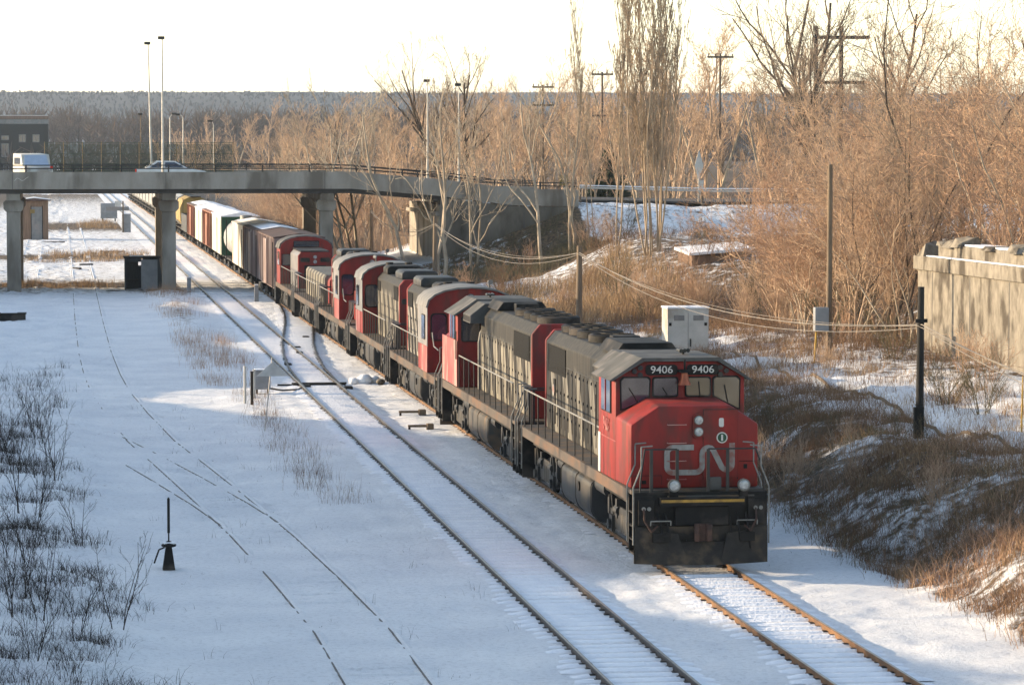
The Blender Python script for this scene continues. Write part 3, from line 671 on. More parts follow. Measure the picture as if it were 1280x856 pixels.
        lg.v = [(a, y2, b) for a, b in Lf] + [(a, y2, b) for a, b in Rt] + [(a, y1, b) for a, b in Lf] + [(a, y1, b) for a, b in Rt]
        for i in range(n - 1):
            lg.f += [(i, i + 1, n + i + 1, n + i), (2 * n + i, 3 * n + i, 3 * n + i + 1, 2 * n + i + 1), (i, 2 * n + i, 2 * n + i + 1, i + 1), (n + i, n + i + 1, 3 * n + i + 1, 3 * n + i)]
        lg.build('logo', 'logogrey', nose)
        em = MB().cyl((.62, yf - .022, 2.84), (.62, yf - .03, 2.84), .125, .125, 24).build('round_emblem', 'numwhite', nose)
        MB().cyl((.62, yf - .031, 2.84), (.62, yf - .035, 2.84), .10, .10, 24).build('emblem_field', 'green', em)
        B('emblem_mark', 'numwhite', em, (.598, yf - .036, 2.77, .642, yf - .040, 2.91))
        MB().prism(rrect(.55, 3.08, .66, 3.28, .035), 'y', yf - .022, yf - .028).build('sticker', 'numwhite', nose)
        for x in (-.62, .95):
            d = MB().cyl((x, -h + .02, 1.86), (x, -h - .12, 1.86), .13, .14, 18).build('ditch_light', 'chrome', par, smooth=True)
            MB().revolve([(.11, 0), (.08, -.03), (.02, -.04)], (x, -h - .122, 1.86), 18, 'y').build('lens', 'lamp', d)
            B('lamp_bracket', 'blackm', d, (x - .1, -h + .05, 1.6, x + .1, -h - .05, 1.74))
        B('equipment_box', 'roofgrey', par, (.25, -h + .2, 1.73, .5, -h + .35, 2.0))
        mb = MB(); mb.box(-.75, -h - .03, 1.6, 1.2, -h + .1, 1.63); mb.build('porch_edge', 'walk', par)
    for x in (-1.3, -1.18, 1.22, 1.34): MB().cyl((x, -h - .03, 1.35), (x, -h - .09, 1.35), .045, .045, 10).build('hose_fitting', 'railing_w', par)
    for (xa, xb_) in ((-1.3, -1.0), (1.22, .95)): MB().tube([(xa, -h - .08, 1.35), (xa, -h - .16, 1.1), ((xa + xb_) / 2, -h - .2, .85), (xb_, -h - .14, .98)], .022, 6).build('jumper_hose', 'rusty', par)
    end_rail(par, -h + .1, deck)
    # hood
    y1 = h - 1.15
    sec = [(-.9, deck), (.9, deck), (.9, 4.08), (.66, 4.36), (-.66, 4.36), (-.9, 4.08)]
    hood = MB().prism(sec, 'y', yb + 1.15, y1).build('hood', hood_m, par, bevel=.03)
    e = MB().prism([(-.92, deck), (.92, deck), (.92, 4.1), (.68, 4.385), (-.68, 4.385), (-.92, 4.1)], 'y', y1, y1 + .18).build('hood_end', 'red', par, bevel=.05, smooth=True)
    mb = MB()
    for z in (3.7, 3.1): mb.cyl((-.3, y1 + .18, z), (-.3, y1 + .24, z), .09, .09, 12)
    for z in (2.3, 2.7, 3.1, 3.5, 3.9): mb.cyl((.45, y1 + .18, z), (.45, y1 + .22, z), .03, .03, 6); mb.cyl((-.6, y1 + .18, z - .1), (-.6, y1 + .22, z - .1), .035, .035, 6)
    mb.build('end_lamps', 'dkgrey', e)
    mb = MB()
    for s in (-1, 1):
        y = yb + 1.4; k = 0
        while y < y1 - .2:                                  # body-side doors with latches
            mb.box(s * .9, y, 1.9, s * .912, y + .02, 3.55)
            for z in (2.2, 2.8, 3.4): mb.box(s * .9, y + .1, z, s * .925, y + .14, z + .07)
            y += .62
        mb.box(s * .9, yb + 1.2, 3.56, s * .91, y1 - .1, 3.58)
    mb.build('door_seams', 'dkgrey', hood)
    for s in (-1, 1): B('radiator_grille', 'grille', hood, (s * .905, y1 - 3.4, 3.3, s * .925, y1 - .35, 4.02))
    # flared air intake and roof gear
    B('blower_housing', 'blackm', par, (-.62, yb + .02, deck, .62, yb + 1.14, 4.3))
    o_ = cab_arch(.98, deck, 3.2, 4.05); i_ = cab_arch(.74, deck, 3.1, 3.8)
    MB().prism(o_, 'y', yb + .95, yb + 1.14).build('hood_front_frame', 'roofpale', par, bevel=.03, smooth=True)
    window_y(cab, rrect(-1.35, 3.2, -.8, 3.95, .08), yb, 'glass', sgn=1); window_y(cab, rrect(.8, 3.2, 1.35, 3.95, .08), yb, 'glass', sgn=1)
    MB().prism([(-1.34, 3.85), (1.34, 3.85), (1.34, 4.1), (.86, 4.47), (-.86, 4.47), (-1.34, 4.1)], 'y', yb + .16, yb + 1.9).build('intake_cowl', 'roofgrey', par, bevel=.02)
    for s in (-1, 1): MB().prism([(yb + .35, 3.9), (yb + 1.8, 3.9), (yb + 1.8, 4.07), (yb + .35, 4.07)], 'x', s * 1.342, s * 1.352).build('intake_mesh', 'blackm', par)
    MB().prism([(-.8, 4.36), (.8, 4.36), (.6, 4.62), (-.6, 4.62)], 'y', yb + 1.8, yb + 4.2).build('roof_hatch', 'blackm', par, bevel=.02)
    mb = MB(); mb.box(-.35, yb + 4.7, 4.36, .35, yb + 5.2, 4.62); mb.build('exhaust_stack', 'blackm', par, bevel=.02)
    for k, y in enumerate((y1 - .85, y1 - 2.15, y1 - 3.45, y1 - 5.3)):
        f = MB().revolve([(.62, 0), (.62, .16), (.56, .2), (.5, .2), (.48, .1), (.1, .1)], (0, y, 4.36), 22).build('roof_fan', 'blackm', par, smooth=True)
        mb = MB()
        for a in range(6): mb.cyl((.5 * math.cos(a * PI / 3), y + .5 * math.sin(a * PI / 3), 4.55), (-.5 * math.cos(a * PI / 3), y - .5 * math.sin(a * PI / 3), 4.55), .012, .012, 4)
        mb.build('fan_guard', 'dkgrey', f)
    mb = MB(); mb.cyl((.3, yc + 1.2, 4.53), (.3, yc + 1.2, 4.62), .03, .03, 6)
    for dx in (0, .1, .2): mb.cyl((.2 + dx, yc + .9 + dx, 4.62), (.2 + dx, yc + 1.4, 4.62), .05, .03, 8)
    mb.build('air_horn', 'dkgrey', par)
    railings(par, L, deck, y0=yb + .1, y1=h - .9, n=11)
    end_rail(par, h - .1, deck, xs=(-1.1, -.3, .3, 1.1))
    return par

def cab_arch(hw, z0, zs, zt, n=10):
    p = [(-hw, z0), (hw, z0), (hw, zs)]
    for i in range(1, n):
        a = PI * i / n; p.append((hw * math.cos(a), zs + (zt - zs) * math.sin(a) ** .85))
    p.append((-hw, zs)); return p
def road_switcher(label, loc, rz, number, L=16.4, nose_l=3.0, group=None, tank='dkgrey', hood_m='hood3', cab_side='curtain', long_front=False):
    par = tag(empty('road_switcher_locomotive', loc, rz), label, 'locomotive')
    h = L / 2; deck = 1.62
    loco_base(par, L, deck, (-h + 3.1, h - 3.1), (-1.9, 1.9), tank, wb=2.74)
    yn, yc = -h + .55, -h + nose_l; yb = yc + 2.9
    MB().prism([(-.85, deck), (.85, deck), (.85, 2.9), (.6, 3.1), (-.6, 3.1), (-.85, 2.9)], 'y', yn, yc).build('short_hood', 'red', par, bevel=.04, smooth=True)
    cab = MB().prism(cab_arch(1.5, deck, 3.85, 4.5), 'y', yc, yb).build('cab', 'red', par, smooth=True)
    o = cab_arch(1.58, 3.8, 3.86, 4.57); i = cab_arch(1.515, 3.8, 3.86, 4.51)
    rf = MB(); rf.v = [(a, yc - .12, b) for a, b in o[2:]] + [(a, yc - .12, b) for a, b in i[2:]] + [(a, yb + .12, b) for a, b in o[2:]] + [(a, yb + .12, b) for a, b in i[2:]]
    n = len(o) - 2
    for k in range(n - 1): rf.f += [(k, k + 1, 2 * n + k + 1, 2 * n + k), (n + k, 3 * n + k, 3 * n + k + 1, n + k + 1), (k, n + k, n + k + 1, k + 1), (2 * n + k, 2 * n + k + 1, 3 * n + k + 1, 3 * n + k)]
    rf.f += [(0, 2 * n, 3 * n, n), (n - 1, 2 * n - 1, 4 * n - 1, 3 * n - 1)]
    rf.build('cab_roof', 'roofpale', par, smooth=True)
    for s in (-1, 1):
        B('cab_side_panel', cab_side, cab, (s * 1.502, yc + .01, deck + .9, s * 1.516, yb - .01, 3.84))
        B('lower_side_panel', 'pinkred', cab, (s * 1.502, yc + .01, deck - .02, s * 1.518, yb - .9, deck + .88))
        window_x(cab, rrect(yc + .6, 2.75, yc + 1.5, 3.55, .05), s * 1.518, sgn=s)
        for y, sg in ((yc, -1), (yb, 1)):
            window_y(cab, rrect(s * 1.12 - .24, 2.75, s * 1.12 + .24, 3.62, .14), y, 'glass', sgn=sg, grow=.045)
        MB().tube([(s * 1.35, yc - .1, 3.0), (s * 1.35, yc - .6, 2.55), (s * 1.35, yc - 1.9, 2.5)], .022).build('handrail', 'railing_w', cab)
    window_y(cab, rrect(-.62, 3.15, -.1, 3.55, .06), yc, 'glass', sgn=-1); window_y(cab, rrect(.1, 3.15, .62, 3.55, .06), yc, 'glass', sgn=-1)
    nb = MB().prism(rrect(-.55, 3.72, .55, 4.0, .08), 'y', yc, yc - .06).build('number_board', 'blackm', cab)
    if number: text_mesh(number[0], .27, 'numerals', 'numwhite', nb, (number[1], yc - .066, 3.86), (PI / 2, 0, 0), .006, .004)
    g = MB().cyl((0, yc, 4.2), (0, yc - .07, 4.2), .12, .12, 16).build('headlight', 'chrome', cab); MB().cyl((0, yc - .071, 4.2), (0, yc - .08, 4.2), .09, .09, 16).build('lens', 'lamp', g)
    y1 = h - 1.2
    hood = MB().prism([(-.88, deck), (.88, deck), (.88, 3.95), (.68, 4.18), (-.68, 4.18), (-.88, 3.95)], 'y', yb + .01, y1).build('long_hood', hood_m, par, bevel=.03)
    e = MB().prism([(-.9, deck), (.9, deck), (.9, 3.98), (.7, 4.21), (-.7, 4.21), (-.9, 3.98)], 'y', y1, y1 + .2).build('hood_end', 'red', par, bevel=.06, smooth=True)
    mb = MB()
    for s in (-1, 1): mb.prism(rrect(s * .6 - .2, 3.25, s * .6 + .2, 3.47, .08), 'y', y1 + .2, y1 + .25)
    mb.build('number_board', 'blackm', e)
    mb = MB()
    for z in (3.5, 3.2): mb.cyl((0, y1 + .2, z), (0, y1 + .26, z), .1, .1, 14)
    mb.build('headlight', 'chrome', e)
    mb = MB()
    for s in (-1, 1):
        y = yb + .4
        while y < y1 - .2: mb.box(s * .88, y, 1.8, s * .892, y + .02, 3.4); mb.box(s * .88, y + .1, 2.9, s * .9, y + .16, 2.98); y += .6
    mb.build('door_seams', 'dkgrey', hood)
    for s in (-1, 1): B('radiator_grille', 'grille', hood, (s * .885, y1 - 1.9, 3.35, s * .905, y1 - .3, 3.9), (s * .885, yb + .5, 3.45, s * .905, yb + 1.5, 3.85))
    for k, (a, b) in enumerate(((yb + .9, yb + 2.6), (y1 - 3.0, y1 - .5))):
        MB().prism([(-.72, 4.18), (.72, 4.18), (.72, 4.42), (.6, 4.52), (-.6, 4.52), (-.72, 4.42)], 'y', a, b).build('roof_housing', 'blackm' if k == 0 else 'dkgrey', par, bevel=.05, smooth=True)
    for y in (yb + 3.2, yb + 4.3): MB().revolve([(.42, 0), (.42, .18), (.34, .2), (.1, .12)], (0, y, 4.18), 18).build('roof_fan', 'blackm', par, smooth=True)
    for q in (-.4, .4): MB().cyl((q, yb + .4, 4.18), (q, yb + .4, 4.6), .13, .16, 12).build('exhaust_stack', 'blackm', par, smooth=True)
    mb = MB(); mb.cyl((.7, yc + .5, 4.45), (.7, yc + .5, 4.75), .025, .025, 6); mb.cyl((.7, yc + .1, 4.72), (.7, yc + .7, 4.72), .09, .03, 8); mb.build('air_horn', 'roofpale', par, smooth=True)
    railings(par, L, deck, y0=yb + .1, y1=h - .9, n=10); end_rail(par, h - .1, deck, xs=(-1.1, -.3, .3, 1.1)); end_rail(par, -h + .1, deck, xs=(-1.1, -.3, .3, 1.1))
    return par

TX = XB
def cab_arch(hw, z0, zs, zt, n=10):
    p = [(-hw, z0), (hw, z0), (hw, zs)]
    for i in range(1, n):
        a = PI * i / n; p.append((hw * math.cos(a), zs + (zt - zs) * math.sin(a) ** .85))
    p.append((-hw, zs)); return p
L1 = wide_cab_loco('freight_locomotive', 'leading red nosed freight locomotive numbered 9406 with grey loop logo', (TX, 69.5 + 9.0, 0), 0, '9406', 'hood')
B('side_slot', 'blackm', L1, (-.93, 6.2, 1.95, -.905, 6.45, 3.15))
MB().cyl((-.93, 6.33, 2.85), (-.95, 6.33, 2.85), .16, .16, 14).build('slot_disc', 'logogrey', L1)
wide_cab_loco('freight_locomotive', 'second locomotive coupled back to back with cream weathered hood and red cab side painted sunlit pink', (TX, 69.5 + 18.5 + 9.0, 0), PI, '', 'hood2', front_full=False, tank_m='walk')
road_switcher('third locomotive with arched cab facing the camera and two digits 70 on its number board', (TX, 106.5 + 8.2, 0), 0, ('70', -.28), nose_l=3.1)
road_switcher('fourth locomotive with red long hood end facing the camera and its cab behind', (TX, 123.6 + 8.2, 0), PI, None, nose_l=3.6, hood_m='hood2')
road_switcher('fifth locomotive with arched cab numbered 7280 facing the camera', (TX, 140.6 + 8.2, 0), 0, ('7280', 0), nose_l=4.1)

# low hump slug
sl = tag(empty('slug_unit', (TX, 165.6, 0)), 'low cabless slug unit with flat grey body and red rounded end', 'locomotive')
loco_base(sl, 15.6, 1.62, (-4.6, 4.6), (-1.6, 1.6))
MB().prism([(-.95, 1.62), (.95, 1.62), (.95, 2.9), (.85, 3.05), (-.85, 3.05), (-.95, 2.9)], 'y', -6.0, 6.0).build('low_hood', 'hood2', sl, bevel=.03)
MB().prism([(-.8, 1.62), (.8, 1.62), (.8, 2.8), (.5, 3.12), (-.5, 3.12), (-.8, 2.8)], 'y', -7.0, -6.0).build('end_housing', 'red', sl, bevel=.1, smooth=True)
MB().prism([(-.8, 1.62), (.8, 1.62), (.8, 2.6), (.5, 2.9), (-.5, 2.9), (-.8, 2.6)], 'y', 6.0, 7.0).build('end_housing', 'red', sl, bevel=.1, smooth=True)
railings(sl, 15.6, 1.62, y0=-6.9, y1=6.9, n=11); end_rail(sl, -7.7, 1.62, xs=(-1.1, -.3, .3, 1.1))
# yard switcher
sw = tag(empty('yard_switcher_locomotive', (TX, 181.2, 0)), 'sixth locomotive a short yard switcher with wide arched red cab beside the grey boxcar', 'locomotive')
loco_base(sw, 14.2, 1.62, (-4.0, 4.0), (-1.4, 1.4))
hd = MB().prism([(-.92, 1.62), (.92, 1.62), (.92, 3.4), (.75, 3.6), (-.75, 3.6), (-.92, 3.4)], 'y', -3.4, 2.6).build('hood', 'curtain', sw, bevel=.03)
he = MB().prism([(-.94, 1.62), (.94, 1.62), (.94, 3.43), (.77, 3.63), (-.77, 3.63), (-.94, 3.43)], 'y', -3.7, -3.4).build('hood_end', 'red', sw, bevel=.03)
B('hood_roof', 'blackm', sw, (-.8, -3.6, 3.635, .8, 2.6, 3.7))
mb = MB()
for s in (-1, 1): mb.prism(rrect(s * .55 - .26, 3.08, s * .55 + .26, 3.32, .06), 'y', -3.7, -3.74)
mb.build('number_board', 'blackm', he)
for z in (3.36, 3.1): MB().cyl((0, -3.7, z), (0, -3.76, z), .1, .1, 12).build('headlight', 'lamp', he)
B('radiator_grille', 'blackm', he, (-.6, -3.725, 1.9, .6, -3.705, 2.9))
cb = MB().prism(cab_arch(1.5, 1.62, 3.6, 4.32), 'y', 2.62, 5.6).build('cab', 'red', sw, smooth=True)
for s in (-1, 1): window_y(cb, rrect(s * 1.15 - .22, 2.7, s * 1.15 + .22, 3.3, .05), 2.62); window_x(cb, rrect(3.2, 2.7, 4.4, 3.4, .05), s * 1.502, sgn=s)
MB().prism(cab_arch(1.56, 3.62, 3.68, 4.38), 'y', 2.75, 5.7).build('cab_roof', 'roofgrey', sw, smooth=True)
window_y(cb, rrect(-.7, 3.75, .7, 4.05, .05), 2.62, 'glass')
railings(sw, 14.2, 1.62, y0=-6.3, y1=2.4, n=8); end_rail(sw, -7.0, 1.62, xs=(-1.1, -.3, .3, 1.1))

# ------------------------------------------------------------------ freight cars
def car_base(par, L, deck=1.1):
    h = L / 2
    B('underframe', 'blackm', par, (-.4, -h + .1, .75, .4, h - .1, deck), (-1.3, -h + .05, deck - .12, 1.3, h - .05, deck), one=True)
    for y in (-h + 1.9, h - 1.9):
        t = MB()
        for s in (-1, 1):
            t.prism([(y - 1.15, .5), (y - .5, .3), (y + .5, .3), (y + 1.15, .5), (y + .9, .72), (y - .9, .72)], 'x', s * 1.0, s * 1.12)
        t.box(-1, y - .2, .35, 1, y + .2, .7); o = t.build('truck', 'iron', par)
        for a in (-.88, .88):
            for s in (-1, 1): MB().revolve([(.4, -.06), (.42, 0), (.45, .06), (.2, .065)], (s * .75, y + a, .44), 14, 'x').build('wheel', 'iron', o)
    for e in (-1, 1): B('coupler', 'iron', par, (-.15, e * h, .75, .15, e * (h + .3), 1.0))
def boxcar(label, y0, y1, side, end, roof, top=4.3, ribs=True, door=True, snowroof=True, name='boxcar'):
    L = y1 - y0 - .7; h = L / 2; par = tag(empty(name, (TX, (y0 + y1) / 2, 0)), label, 'boxcar', )
    car_base(par, L)
    bd_ = MB().box(-1.48, -h, 1.1, 1.48, h, top - .25)
    for e in (-1, 1):
        mb = MB(); mb.box(-1.5, e * h, 1.08, 1.5, e * (h + .04), top - .2)
        for k in range(7): mb.box(-1.4, e * (h + .04), 1.35 + k * .38, 1.4, e * (h + .08), 1.5 + k * .38)
        mb.prism([(-1.5, top - .2), (1.5, top - .2), (0, top)], 'y', e * h, e * (h + .04)); mb.build('end_wall', end, par)
    rf = MB().prism([(-1.54, top - .27), (1.54, top - .27), (1.54, top - .2), (0, top + .02), (-1.54, top - .2)], 'y', -h - .05, h + .05).build('roof', roof, par)
    if snowroof: MB().prism([(-1.2, top - .14), (1.2, top - .14), (.1, top + .06), (-.1, top + .06)], 'y', -h + .2, h - .3).build('roof_snow', 'snow', rf)
    if ribs:
        y = -h + .5
        while y < h - .3:
            for s in (-1, 1): bd_.box(s * 1.46, y, 1.15, s * 1.53, y + .08, top - .3)
            y += 1.0
    bd_.build('body', side, par)
    if door:
        for s in (-1, 1): B('sliding_door', side, par, (s * 1.48, -1.3, 1.15, s * 1.57, 1.3, top - .45), bevel=.02)
    mb = MB()
    for s in (-1, 1):
        for y in (-h + .15, -h + .55):
            mb.cyl((s * 1.55, y, .8), (s * 1.55, y, top - .5), .015, .015, 5)
        for k in range(7): mb.cyl((s * 1.55, -h + .15, 1.0 + k * .42), (s * 1.55, -h + .55, 1.0 + k * .42), .015, .015, 5)
    mb.build('ladder', 'iron', par)
    return par
boxcar('weathered brown grey boxcar coupled right behind the red switcher', 188.9, 204.4, 'boxgrey', 'boxgrey', 'boxroof', 4.35, snowroof=False)
boxcar('weathered brown grey boxcar with snowy roof in front of the white reefer', 205.0, 220.6, 'boxgrey', 'boxgrey', 'boxroof', 4.35)
boxcar('blank white car with brown ends next to the grey tank car', 221.2, 235.5, 'boxwhite', 'boxbrown', 'boxwhite', 4.3, ribs=False, door=False)
tk = tag(empty('tank_car', (TX, 243.6, 0)), 'grey tank car with rounded end between two white cars', 'tank car')
car_base(tk, 12.4)
MB().revolve([(.3, -5.9), (.9, -5.75), (1.3, -5.4), (1.45, -4.9), (1.45, 4.9), (1.3, 5.4), (.9, 5.75), (.3, 5.9)], (0, 0, 2.55), 24, 'y').build('tank', 'tank', tk, smooth=True)
MB().cyl((0, 0, 3.95), (0, 0, 4.35), .45, .45, 16).build('dome', 'tank', tk, smooth=True)
B('ladder', 'iron', tk, (-1.5, -.3, 1.1, -1.46, -.26, 4.0), (-1.5, .26, 1.1, -1.46, .3, 4.0))
boxcar('white refrigerator car with dark green end facing the camera', 251.0, 266.8, 'boxwhite', 'green', 'snow', 4.35, ribs=False)
boxcar('brown boxcar coupled between the green ended car and a white one', 267.6, 284.2, 'boxbrown', 'boxbrown', 'boxbrown', 4.3)
boxcar('white boxcar between two brown boxcars', 284.9, 299.6, 'boxwhite', 'boxwhite', 'snow', 4.3, ribs=False)
boxcar('orange brown boxcar in front of the low dark gondola', 300.2, 318.4, 'boxbrown', 'boxbrown', 'boxroof', 4.3)
gd = tag(empty('gondola_car', (TX, 326.4, 0)), 'low dark open gondola beside the yellow hopper', 'gondola')
car_base(gd, 14.0); B('body', 'dkgrey', gd, (-1.5, -7, 1.1, 1.5, -6.85, 2.8), (-1.5, 6.85, 1.1, 1.5, 7, 2.8), (-1.5, -6.85, 1.1, -1.4, 6.85, 2.8), (1.4, -6.85, 1.1, 1.5, 6.85, 2.8), (-1.4, -6.85, 1.1, 1.4, 6.85, 1.3), one=True)
def hopper(y0, y1, m, label, group=None):
    L = y1 - y0 - .8; h = L / 2; par = tag(empty('covered_hopper_car', (TX, (y0 + y1) / 2, 0)), label, 'hopper car', group)
    car_base(par, L)
    sec = [(-.6, 1.0), (.6, 1.0), (1.5, 1.9), (1.55, 3.3), (1.2, 4.1), (.6, 4.4), (-.6, 4.4), (-1.2, 4.1), (-1.55, 3.3), (-1.5, 1.9)]
    MB().prism(sec, 'y', -h + 1.2, h - 1.2).build('body', m, par, bevel=.03, smooth=True)
    B('roof_walk', 'iron', par, (-.5, -h + .6, 4.42, .5, h - .6, 4.48)); B('end_platform', 'iron', par, (-1.4, -h, 1.12, 1.4, -h + 1.1, 1.2), (-1.3, -h + .1, 1.2, -1.25, -h + .15, 4.3), (1.25, -h + .1, 1.2, 1.3, -h + .15, 4.3))
    return par
hopper(334, 350, 'yellowbox', 'yellow covered hopper seen beside the bridge column')
h0 = hopper(351, 368, 'tank', 'grey covered hopper in the string of cars beyond the bridge', 'grey hoppers at the far end of the train')
for k in range(1, 15):
    c = copy_tree(h0); c.location.y = 359.5 + 17 * k

# ------------------------------------------------------------------ road bridge
br = tag(empty('road_bridge', (0, 213, 0)), 'grey concrete road bridge on paired columns crossing above the tracks', 'bridge')
BX = [-60, 19.3, 25.3, 30.2, 34.6]; BZ = [7.15, 7.15, 6.65, 6.02, 5.92]
def strip(name, m, y0, y1, dz0, dz1, xs=BX, zs=BZ, parent=br, oy=213):
    mb = MB()
    for (xa, za), (xb, zb) in zip(list(zip(xs, zs))[:-1], list(zip(xs, zs))[1:]):
        mb.loft([(xa, y0 - oy, za + dz0), (xa, y1 - oy, za + dz0), (xa, y1 - oy, za + dz1), (xa, y0 - oy, za + dz1)],
                [(xb, y0 - oy, zb + dz0), (xb, y1 - oy, zb + dz0), (xb, y1 - oy, zb + dz1), (xb, y0 - oy, zb + dz1)])
    return mb.build(name, m, parent)
strip('deck_slab', 'concrete', 213.3, 231.7, -.25, -.004)
strip('road_surface', 'asphalt', 214.2, 230.9, -.003, .02)
strip('fascia_beam', 'concrete', 213.0, 213.298, -.45, .68)
strip('fascia_beam', 'concrete', 231.702, 232.0, -.45, .68)
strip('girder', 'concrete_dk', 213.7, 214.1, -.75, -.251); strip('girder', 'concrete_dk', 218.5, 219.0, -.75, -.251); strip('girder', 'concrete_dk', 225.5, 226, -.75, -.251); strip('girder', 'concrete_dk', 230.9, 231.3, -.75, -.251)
mb = MB(); mb.box(7.0, -.004, 6.71, 7.03, -.002, 7.8); mb.box(17.5, -.004, 6.71, 17.53, -.002, 7.8); mb.box(-3.0, -.004, 6.71, -2.97, -.002, 7.8); mb.build('expansion_joint', 'concrete_dk', br)
def handrail(y, x0, x1, first, step):
    mb = MB()
    for dz in (.78, 1.0):
        pts = [(x, y - 213, np.interp(x, BX, BZ) + dz + .12) for x in (x0, 19.3, 25.3, 30.2, x1)]
        mb.tube(pts, .035, 6)
    x = first
    while x < x1:
        z = np.interp(x, BX, BZ); mb.box(x - .05, y - 213 - .05, z + .66, x + .05, y - 213 + .05, z + 1.16); x += step
    return mb.build('parapet_rail', 'dkgrey', br)
handrail(213.15, -58, 34.5, -57.9, 3.1); handrail(231.85, -58, 34.5, -57.9, 3.1)
# columns: paired, with heavier caps
for x in (-24, -13.4, -2.95, 7.25, 17.75):
    for y in (215.0, 229.5):
        c = MB(); c.box(x - .46, y - 213 - .46, GZ - .4, x + .46, y - 213 + .46, 5.6)
        o = c.build('column', 'concrete', br, bevel=.06)
        MB().prism([(x - .48, 5.2), (x + .48, 5.2), (x + .66, 5.4), (x + .66, 5.85), (x + .5, 5.98), (x - .5, 5.98), (x - .66, 5.85), (x - .66, 5.4)], 'y', y - 213 - .6, y - 213 + .6).build('column_cap', 'concrete', o, bevel=.03)
    B('cross_beam', 'concrete', br, (x - .45, .8, 5.95, x + .45, 17.6, 6.4))
# squiggle painted on the fascia
pts = [(-2.85 + .09 * k, -.006, 7.25 + .16 * math.sin(k * .75) * (1 - k / 16) + .02 * k) for k in range(11)]
MB().tube(pts, .014, 5).build('painted_squiggle', 'numwhite', br)
# abutment and wing wall on the right
ab = tag(empty('bridge_abutment', (25.2, 213, 0)), 'shaded concrete bridge abutment with sloping wing wall on snowy embankment', 'abutment')
MB().box(0, .05, 0, 1.2, 18.8, 5.6).build('front_wall', 'concrete', ab, bevel=.03)
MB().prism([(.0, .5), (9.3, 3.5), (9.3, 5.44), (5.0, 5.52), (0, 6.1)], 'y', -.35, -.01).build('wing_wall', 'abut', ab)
B('bearing_ledge', 'concrete', ab, (-.25, .0, 4.9, 0, 18.8, 5.15))
mb = MB(); mb.box(2.5, -.37, 2.2, 2.56, -.352, 5.1); mb.box(5.6, -.37, 3.0, 5.66, -.352, 5.1); mb.build('joint_line', 'concrete_dk', ab)
# road continuing on the right
rd = MB()
RX = [34.6, 44, 60, 90, 160]; RZ = [5.92, 5.72, 5.75, 5.8, 5.8]
for (xa, za), (xb, zb) in zip(list(zip(RX, RZ))[:-1], list(zip(RX, RZ))[1:]):
    rd.loft([(xa, 214.5, za - .1), (xa, 230.5, za - .1), (xa, 230.5, za + .03), (xa, 214.5, za + .03)], [(xb, 214.5, zb - .1), (xb, 230.5, zb - .1), (xb, 230.5, zb + .03), (xb, 214.5, zb + .03)])
tag(rd.build('road', 'asphalt'), kind='structure')
g = tag(empty('guard_rail', (34.8, 214, 0)), 'pale steel guard rail along the road right of the bridge', 'guard rail')
mb = MB(); mb.tube([(0, 0, 6.75), (9.2, 0, 6.5), (25, 0, 6.5), (55, 0, 6.55)], .075, 6); mb.build('rail_beam', 'galv', g)
for k in range(18): B('post', 'wood_pole', g, (k * 2.8, .1, 5.3, k * 2.8 + .15, .25, 6.6))
MB().tube([(0, 0, 6.9), (9.2, 0, 6.66), (25, 0, 6.60)], .035, 6).build('rail_snow', 'snow', g)

# chain-link fence along the far side of the bridge
fn = tag(empty('chain_link_fence', (-1, 231.5, 7.1)), 'tall wire fence with tan posts along the far edge of the bridge', 'fence')
for k in range(11): B('post', 'orangepost', fn, (k * 1.34, 0, 0, k * 1.34 + .07, .07, 2.75))
mb = MB()
for z in (1.9, 2.7): mb.cyl((0, 0, z), (13.5, 0, z), .02, .02, 4)
x = 0
while x < 13.5:
    mb.cyl((x, .03, .3), (x + .9, .03, 2.7), .006, .006, 3); mb.cyl((x + .9, .05, .3), (x, .05, 2.7), .006, .006, 3); x += .16
mb.build('wire_mesh', 'mesh', fn)
mb = MB(); x = .05
while x < 13.4: mb.box(x, .09, .3, x + .035, .10, 2.6); x += .075
tag(mb.build('privacy_slats', 'mesh', fn), kind='stuff')

def light_pole(label, x, y, z0, h, m='galv', arm=0.0, r=.09, head='dkgrey', lean=0):
    t = tag(empty('street_lamp', (x, y, z0)), label, 'street lamp')
    MB().cyl((0, 0, 0), (lean, 0, h), r, r * .45, 10).build('pole', m, t, smooth=True)
    if arm:
        MB().tube([(lean, 0, h), (lean + arm * .35, 0, h + .25), (lean + arm, 0, h + .3)], r * .4, 6).build('arm', m, t)
    MB().box(lean + arm - .28, -.14, h + (.24 if arm else 0), lean + arm + .16, .14, h + (.42 if arm else .2)).build('lamp_head', head, t, bevel=.03)
    B('base_flange', m, t, (-.2, -.2, 0, .2, .2, .15))
    return t
light_pole('tall pale lamp pole with dark head on the bridge edge right of its neighbour', 6.85, 213.6, 7.15, 9.4, lean=0)
light_pole('tall lamp pole standing left of its twin on the bridge', 6.6, 230.6, 7.15, 9.6, lean=-.2)
light_pole('tall lamp pole rising behind bare trees left of its pair on the right approach', 26.1, 228, 6.5, 7.6)
light_pole('tall lamp pole rising behind bare trees right of its pair on the right approach', 27.6, 222, 6.4, 7.3)
light_pole('short curved lamp left of a pair of pale lamps beyond the bridge fence', 10.3, 300, 6.5, 5.8, arm=.45, r=.1)
light_pole('short curved lamp right of a pair of pale lamps beyond the bridge fence', 11.7, 305, 6.5, 5.8, arm=-.45, r=.1)
light_pole('small curved pale lamp in front of brown scrub right of the lamp pair', 13.6, 285, 6.5, 5.0, arm=-.25, r=.07)
light_pole('thin brown pole with lamp left of the tall bridge lamp poles', 7.6, 300, 5.5, 7.0, m='wood_pole', r=.09)

